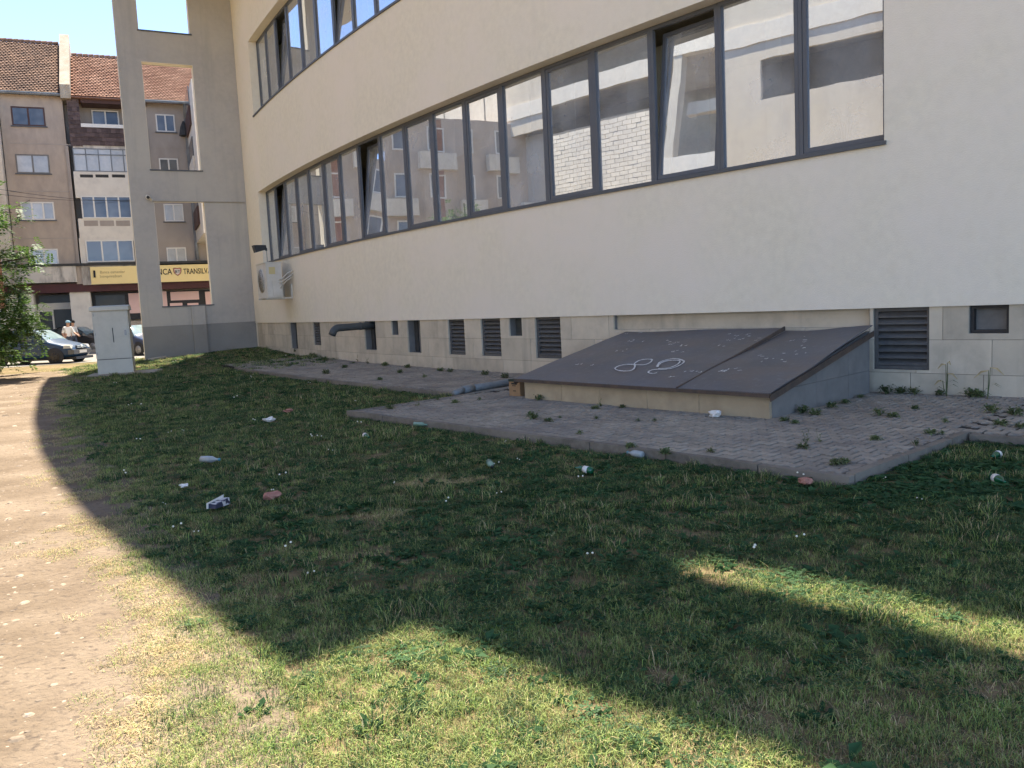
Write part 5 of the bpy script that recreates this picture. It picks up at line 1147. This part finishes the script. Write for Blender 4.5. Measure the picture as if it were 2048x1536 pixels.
# ================================================================== things standing on the ledge inside the ribbon window
def houseplant(px, py, n, L, label, hgt, pot=True):
    s_, z = on_wall(px, py, -.6); b = wp(s_, -.62, 3.46); tt = (wp(s_+.1, 0, 0)-wp(s_, 0, 0)).normalized(); nn3 = wp(s_, 1, 0)-wp(s_, 0, 0); t = thing('houseplant', b, label, 'plant'); m = MB(); r = random.Random(px)
    for k in range(n):
        a = r.uniform(0, 6.28); h = r.uniform(.12, hgt); d = tt*math.cos(a)+nn3*(.35*math.sin(a))+Vector((0, 0, r.uniform(-.2, .8))); p = b+tt*(math.cos(a)*.12*h)+Vector((0, 0, h)); leaf_quad(m, p+d*.1*r.random(), d, L*r.uniform(.5, 1.1), L*.16, .3)
    m.build('leaves', 'leafy', t); m = MB()
    for k in range(5): a = k*1.256; m.tube([b+Vector((0, 0, .1)), b+Vector((math.cos(a)*.12, math.sin(a)*.08, hgt*.85))], [.008, .004], 4)
    m.build('stems', 'bark', t); m = MB(); m.lathe(b+Vector((0, 0, .0)), (0, 0, 1), [(0, .07), (.14, .10), (.141, .08)], 10); m.build('pot', 'brick_red', t)
houseplant(1515, 322, 70, .14, 'small leafed houseplant low behind the second pane from the right', .34)
houseplant(1556, 318, 90, .14, 'taller houseplant behind the second pane from the right', .52)
houseplant(1690, 290, 60, .30, 'dark broad leaved houseplant behind the rightmost pane', .72)
s_, z = on_wall(1138, 385, -.42); m = MB(); cbox(m, s_-.11, s_+.11, -.46, -.38, 3.561, 3.80); bxo = thing('white_box', wp(s_, -.42, 3.561), 'small white carton on the window ledge behind the glass', 'box'); m.build('carton', 'white_frame', bxo)
m = MB(); cbox(m, s_-.02, s_+.05, -.3795, -.377, 3.66, 3.74); m.build('print', 'black_plastic', bxo)
# ================================================================== stones on the path
pb = MB(); rp = random.Random(8)
for k in range(14000):
    y = 2.4+rp.random()**2.2*20; x = path_edge(y)-rp.random()**.8*3.0+.12; w_ = y*.0016+.004; r = min(rp.lognormvariate(-5.4, .75), .04)*(1+y*.02)
    if x/y < -.80: continue
    z = gz(x, y)+.004; n = 7; a0 = rp.random()*6; h = r*rp.uniform(.2, .5); ec = rp.uniform(.6, 1.4)
    low = [(x+math.cos(a0+q*6.283/n)*r*ec, y+math.sin(a0+q*6.283/n)*r, z) for q in range(n)]; tp = [(x+math.cos(a0+q*6.283/n)*r*ec*rp.uniform(.4, .75), y+math.sin(a0+q*6.283/n)*r*rp.uniform(.4, .75), z+h*rp.uniform(.6, 1)) for q in range(n)]
    i = [pb.pt(p) for p in low]; j = [pb.pt(p) for p in tp]; pb.f += [j]+[[i[q], i[(q+1) % n], j[(q+1) % n], j[q]] for q in range(n)]; pb.mi += [0]*(n+1)
tag(pb.build('gravel', 'pebble'), 'loose pale gravel and stones scattered over the dirt path', 'gravel', kind='stuff')
# ================================================================== the lawn: blades in clumps
def blade(mb, p, a, h, lean, w, mi, curl=.35):
    d = Vector((math.cos(a), math.sin(a), 0)); sd_ = Vector((-d.y, d.x, 0))*w; t1 = p+d*lean*h*.4+Vector((0, 0, h*.55)); t2 = p+d*lean*h*1.05+Vector((0, 0, h*(1-curl*lean)))
    i = [mb.pt(p-sd_), mb.pt(p+sd_), mb.pt(t1+sd_*.8), mb.pt(t1-sd_*.8), mb.pt(t2)]; mb.f += [[i[0], i[1], i[2], i[3]], [i[3], i[2], i[4]]]; mb.mi += [mi, mi]
SRC = bpy.data.collections.new('lawn_sources')
def clump(idx, n, rad, h0, h1, lean, w, weights, seed, kind='blade'):
    r = random.Random(seed); mb = MB()
    for k in range(n):
        a = r.uniform(0, 6.28); q = rad*math.sqrt(r.random()); b = r.uniform(0, 6.28); p = Vector((math.cos(b)*q, math.sin(b)*q, -.004)); mi = r.choices(range(len(weights)), weights)[0]
        if kind == 'blade': blade(mb, p, a, r.uniform(h0, h1), r.uniform(.15, 1)*lean, w*r.uniform(.7, 1.3), mi)
        elif kind == 'leaf':
            d = Vector((math.cos(a), math.sin(a), r.uniform(.25, .9))); L = r.uniform(h0, h1); k0 = len(mb.f); leaf_quad(mb, p, d, L, w*r.uniform(.7, 1.2), .15); mb.mi[k0:] = [mi]
        elif kind == 'clover':
            hh = r.uniform(h0, h1); c = p+Vector((0, 0, hh)); 
            for t in range(3):
                an = a+t*2.094; d = Vector((math.cos(an), math.sin(an), .15)); s_ = Vector((-d.y, d.x, 0))*w; mb.face([c, c+d*w*1.2+s_*.8, c+d*w*2.0, c+d*w*1.2-s_*.8]); mb.mi[-1] = mi
        elif kind == 'flower':
            hh = r.uniform(h0, h1); c = p+Vector((0, 0, hh)); mb.cur = mi; mb.lathe(c, (0, 0, 1), [(0, w*.4), (w*.6, w), (w*1.4, w*.7), (w*1.7, 0)], 6)
    me = bpy.data.meshes.new('clump'); me.from_pydata(mb.v, [], mb.f)
    for q in ('grass_shade', 'grass_lit', 'straw', 'leafy', 'flower'): me.materials.append(MATS[q])
    me.polygons.foreach_set('material_index', mb.mi[:len(mb.f)]); me.update(); o = bpy.data.objects.new('clump%02d' % idx, me); SRC.objects.link(o)
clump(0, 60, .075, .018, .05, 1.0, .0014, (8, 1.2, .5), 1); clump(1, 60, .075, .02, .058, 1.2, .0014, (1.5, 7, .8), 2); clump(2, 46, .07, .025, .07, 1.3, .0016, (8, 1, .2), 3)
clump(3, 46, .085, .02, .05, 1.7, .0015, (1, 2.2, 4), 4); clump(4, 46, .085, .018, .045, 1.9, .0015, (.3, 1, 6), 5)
clump(5, 12, .05, .04, .085, 1, .016, (1, 0, 0, 8), 6, 'leaf'); clump(6, 34, .10, .015, .045, 1, .0075, (1, 0, 0, 8), 7, 'clover'); clump(7, 2, .10, .045, .07, 1, .0085, (0, 0, 0, 0, 1), 8, 'flower')
clump(8, 5, .05, .10, .19, 1.4, .0013, (1, 2, 3), 9); clump(9, 30, .05, .045, .10, .8, .0022, (7, 3, .3), 10)
clump(10, 14, .09, .06, .13, 1, .026, (1, 0, 0, 8), 11, 'leaf')
pts = []
def fill(y0, y1, dens, sc):
    yy = y0
    A = (y1-y0)*(y1+y0)/2*1.42; N = int(A*dens); Y = np.sqrt(rng.random(N)*(y1*y1-y0*y0)+y0*y0); X = (rng.random(N)*1.42-.72)*Y
    for x, y in zip(X, Y): pts.append((x, y, sc))
fill(2.1, 4.5, 480, .95); fill(4.5, 8, 300, 1.0); fill(8, 14, 170, 1.12); fill(14, 22, 85, 1.35); fill(22, 36, 32, 1.7)
P_ = np.array(pts); X, Y, S = P_.T
pe_arr = np.interp(Y, [p[1] for p in PR], [p[0] for p in PR]); dist = X-pe_arr
n1 = vnoise(X, Y, .9, 1); n2 = vnoise(X, Y, 2.6, 2); n3 = vnoise(X, Y, .35, 3); n4 = vnoise(X, Y, 6.0, 4)
near_path = np.exp(-np.maximum(dist, 0)/.9); dry = .95*np.exp(-np.maximum(dist, 0)/.38)+(.55*(n1-.5)+.55*(n2-.5)+.35*(n4-.5))*(.55+.6*near_path)-.05
fg = np.exp(-((Y-2.9)/1.0)**2)*np.clip((X+.2)/1.2, 0, 1)
dry += .42*fg
bare = np.exp(-((X-(-.62))**2/.5+(Y-7.4)**2/.10))+.8*np.exp(-((X+1.05)**2/.25+(Y-6.2)**2/.05)); dry += .7*bare
lush = np.exp(-(((X-3.6)/1.3)**2+((Y-6.6)/1.1)**2)); dry -= .8*lush
ramp = np.clip((dist+.15+.9*(n2-.5)+.6*(n4-.5))/(.38+.015*Y), 0, 1)
keep = (rng.random(len(X)) < ramp) & (rng.random(len(X)) > np.clip((dry-.75)*1.0, 0, .55))
vx = Vector
ok = np.array([not in_lawn_hole(Vector((x, y, 0))) for x, y in zip(X, Y)])
du = (X-K.x)*FE.x+(Y-K.y)*FE.y; ds = (X-K.x)*FT.x+(Y-K.y)*FT.y
ok &= ~((np.abs(ds) < .45) & (du < FLEN+.1)) & ~((ds < 0) & (du < FLEN))
cq = np.stack([X-c0.x, Y-c0.y], 1); ca = cq@np.array([ce.x, ce.y]); cb_ = cq@np.array([cn.x, cn.y]); ok &= ~((ca > -.22) & (ca < CWD+.7) & (cb_ > -.33) & (cb_ < CDP+.2))
bo_ = (X-BA.x)*BN.x+(Y-BA.y)*BN.y; ok &= bo_ > 16.3
lit_mask = np.exp(-np.maximum(dist, 0)/1.5)+np.exp(-((Y-3.1)/1.5)**2)*.9  # puts lighter clumps where sun falls, brightening the lit lawn by colour
sel = keep & ok; X, Y, S, dry, n1, n2, n3, lush, dist, lit_mask = (a[sel] for a in (X, Y, S, dry, n1, n2, n3, lush, dist, lit_mask))
rr = rng.random(len(X)); idx = np.where(dry > .50, np.where(rr < .6, 4, 3), np.where(dry > .18, np.where(rr < .35, 3, np.where(rr < .35+.5*np.clip(lit_mask, .1, 1), 1, 0)), np.where(rr < .62-.45*lit_mask, 0, np.where(rr < .82, np.where(rr > .75-.5*lit_mask, 1, 0), 2))))
r2_ = rng.random(len(X)); leafz = np.clip(.30+.6*(n3-.4)+.9*lush-.35*lit_mask, .02, .8)
idx = np.where((r2_ < leafz*.35) & (dry < .35), 5, idx); idx = np.where((r2_ > 1-leafz*.30) & (dry < .35), 6, idx); idx = np.where((lush > .3) & (r2_ > .4) & (r2_ < .4+.25*lush), 10, idx)
r3_ = rng.random(len(X)); idx = np.where((r3_ < .0022) & (dry < .3) & (Y > 4), 7, idx); idx = np.where((r3_ > .985), 8, idx); idx = np.where((r3_ > .010) & (r3_ < .014) & (Y < 9) & (dist > 1.2), 10, idx); idx = np.where((n2 > .72) & (r3_ > .5) & (dry < .3), 9, idx)
rw_ = np.hypot(X-CW.x, Y-CW.y)-RW; sw_ = (np.arctan2(Y-CW.y, X-CW.x) % (2*np.pi)-np.pi)*RW+S0
Z = gz(X, Y)*np.where((rw_ < WKO) & (sw_ > -12.4), .9, 1)+np.where((rw_ < WKO) & (sw_ > -12.4), PZ-.01, 0)
me = bpy.data.meshes.new('lawn'); me.from_pydata(np.stack([X, Y, Z], 1).tolist(), [], [])
def attr(nm, ty, arr, key='value'): a = me.attributes.new(nm, ty, 'POINT'); a.data.foreach_set(key, arr)
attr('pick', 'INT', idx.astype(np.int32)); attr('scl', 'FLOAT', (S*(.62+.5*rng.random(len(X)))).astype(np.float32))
rot = np.stack([(rng.random(len(X))-.5)*.25, (rng.random(len(X))-.5)*.25, rng.random(len(X))*6.283], 1).astype(np.float32); attr('rot', 'FLOAT_VECTOR', rot.ravel(), 'vector')
lawn = bpy.data.objects.new('lawn', me); COL.objects.link(lawn); tag(lawn, 'patchy lawn of short grass, clover and dry straw before the building', 'grass', kind='stuff')
ng = bpy.data.node_groups.new('lawn_nodes', 'GeometryNodeTree'); ng.interface.new_socket('Geometry', in_out='INPUT', socket_type='NodeSocketGeometry'); ng.interface.new_socket('Geometry', in_out='OUTPUT', socket_type='NodeSocketGeometry')
N = ng.nodes; L = ng.links; gi = N.new('NodeGroupInput'); go = N.new('NodeGroupOutput'); iop = N.new('GeometryNodeInstanceOnPoints'); ci = N.new('GeometryNodeCollectionInfo'); ci.inputs['Collection'].default_value = SRC; ci.inputs['Separate Children'].default_value = True; ci.inputs['Reset Children'].default_value = True
def na(nm, ty): a = N.new('GeometryNodeInputNamedAttribute'); a.data_type = ty; a.inputs['Name'].default_value = nm; return a.outputs['Attribute']
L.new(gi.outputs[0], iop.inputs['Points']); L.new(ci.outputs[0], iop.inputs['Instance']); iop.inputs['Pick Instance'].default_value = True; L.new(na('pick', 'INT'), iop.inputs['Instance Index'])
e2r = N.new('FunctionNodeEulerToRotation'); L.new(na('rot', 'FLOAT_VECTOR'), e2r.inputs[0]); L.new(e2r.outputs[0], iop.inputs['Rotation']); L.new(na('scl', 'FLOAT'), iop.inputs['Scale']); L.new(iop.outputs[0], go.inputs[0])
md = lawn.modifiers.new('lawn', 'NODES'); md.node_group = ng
print('lawn clumps', len(X))
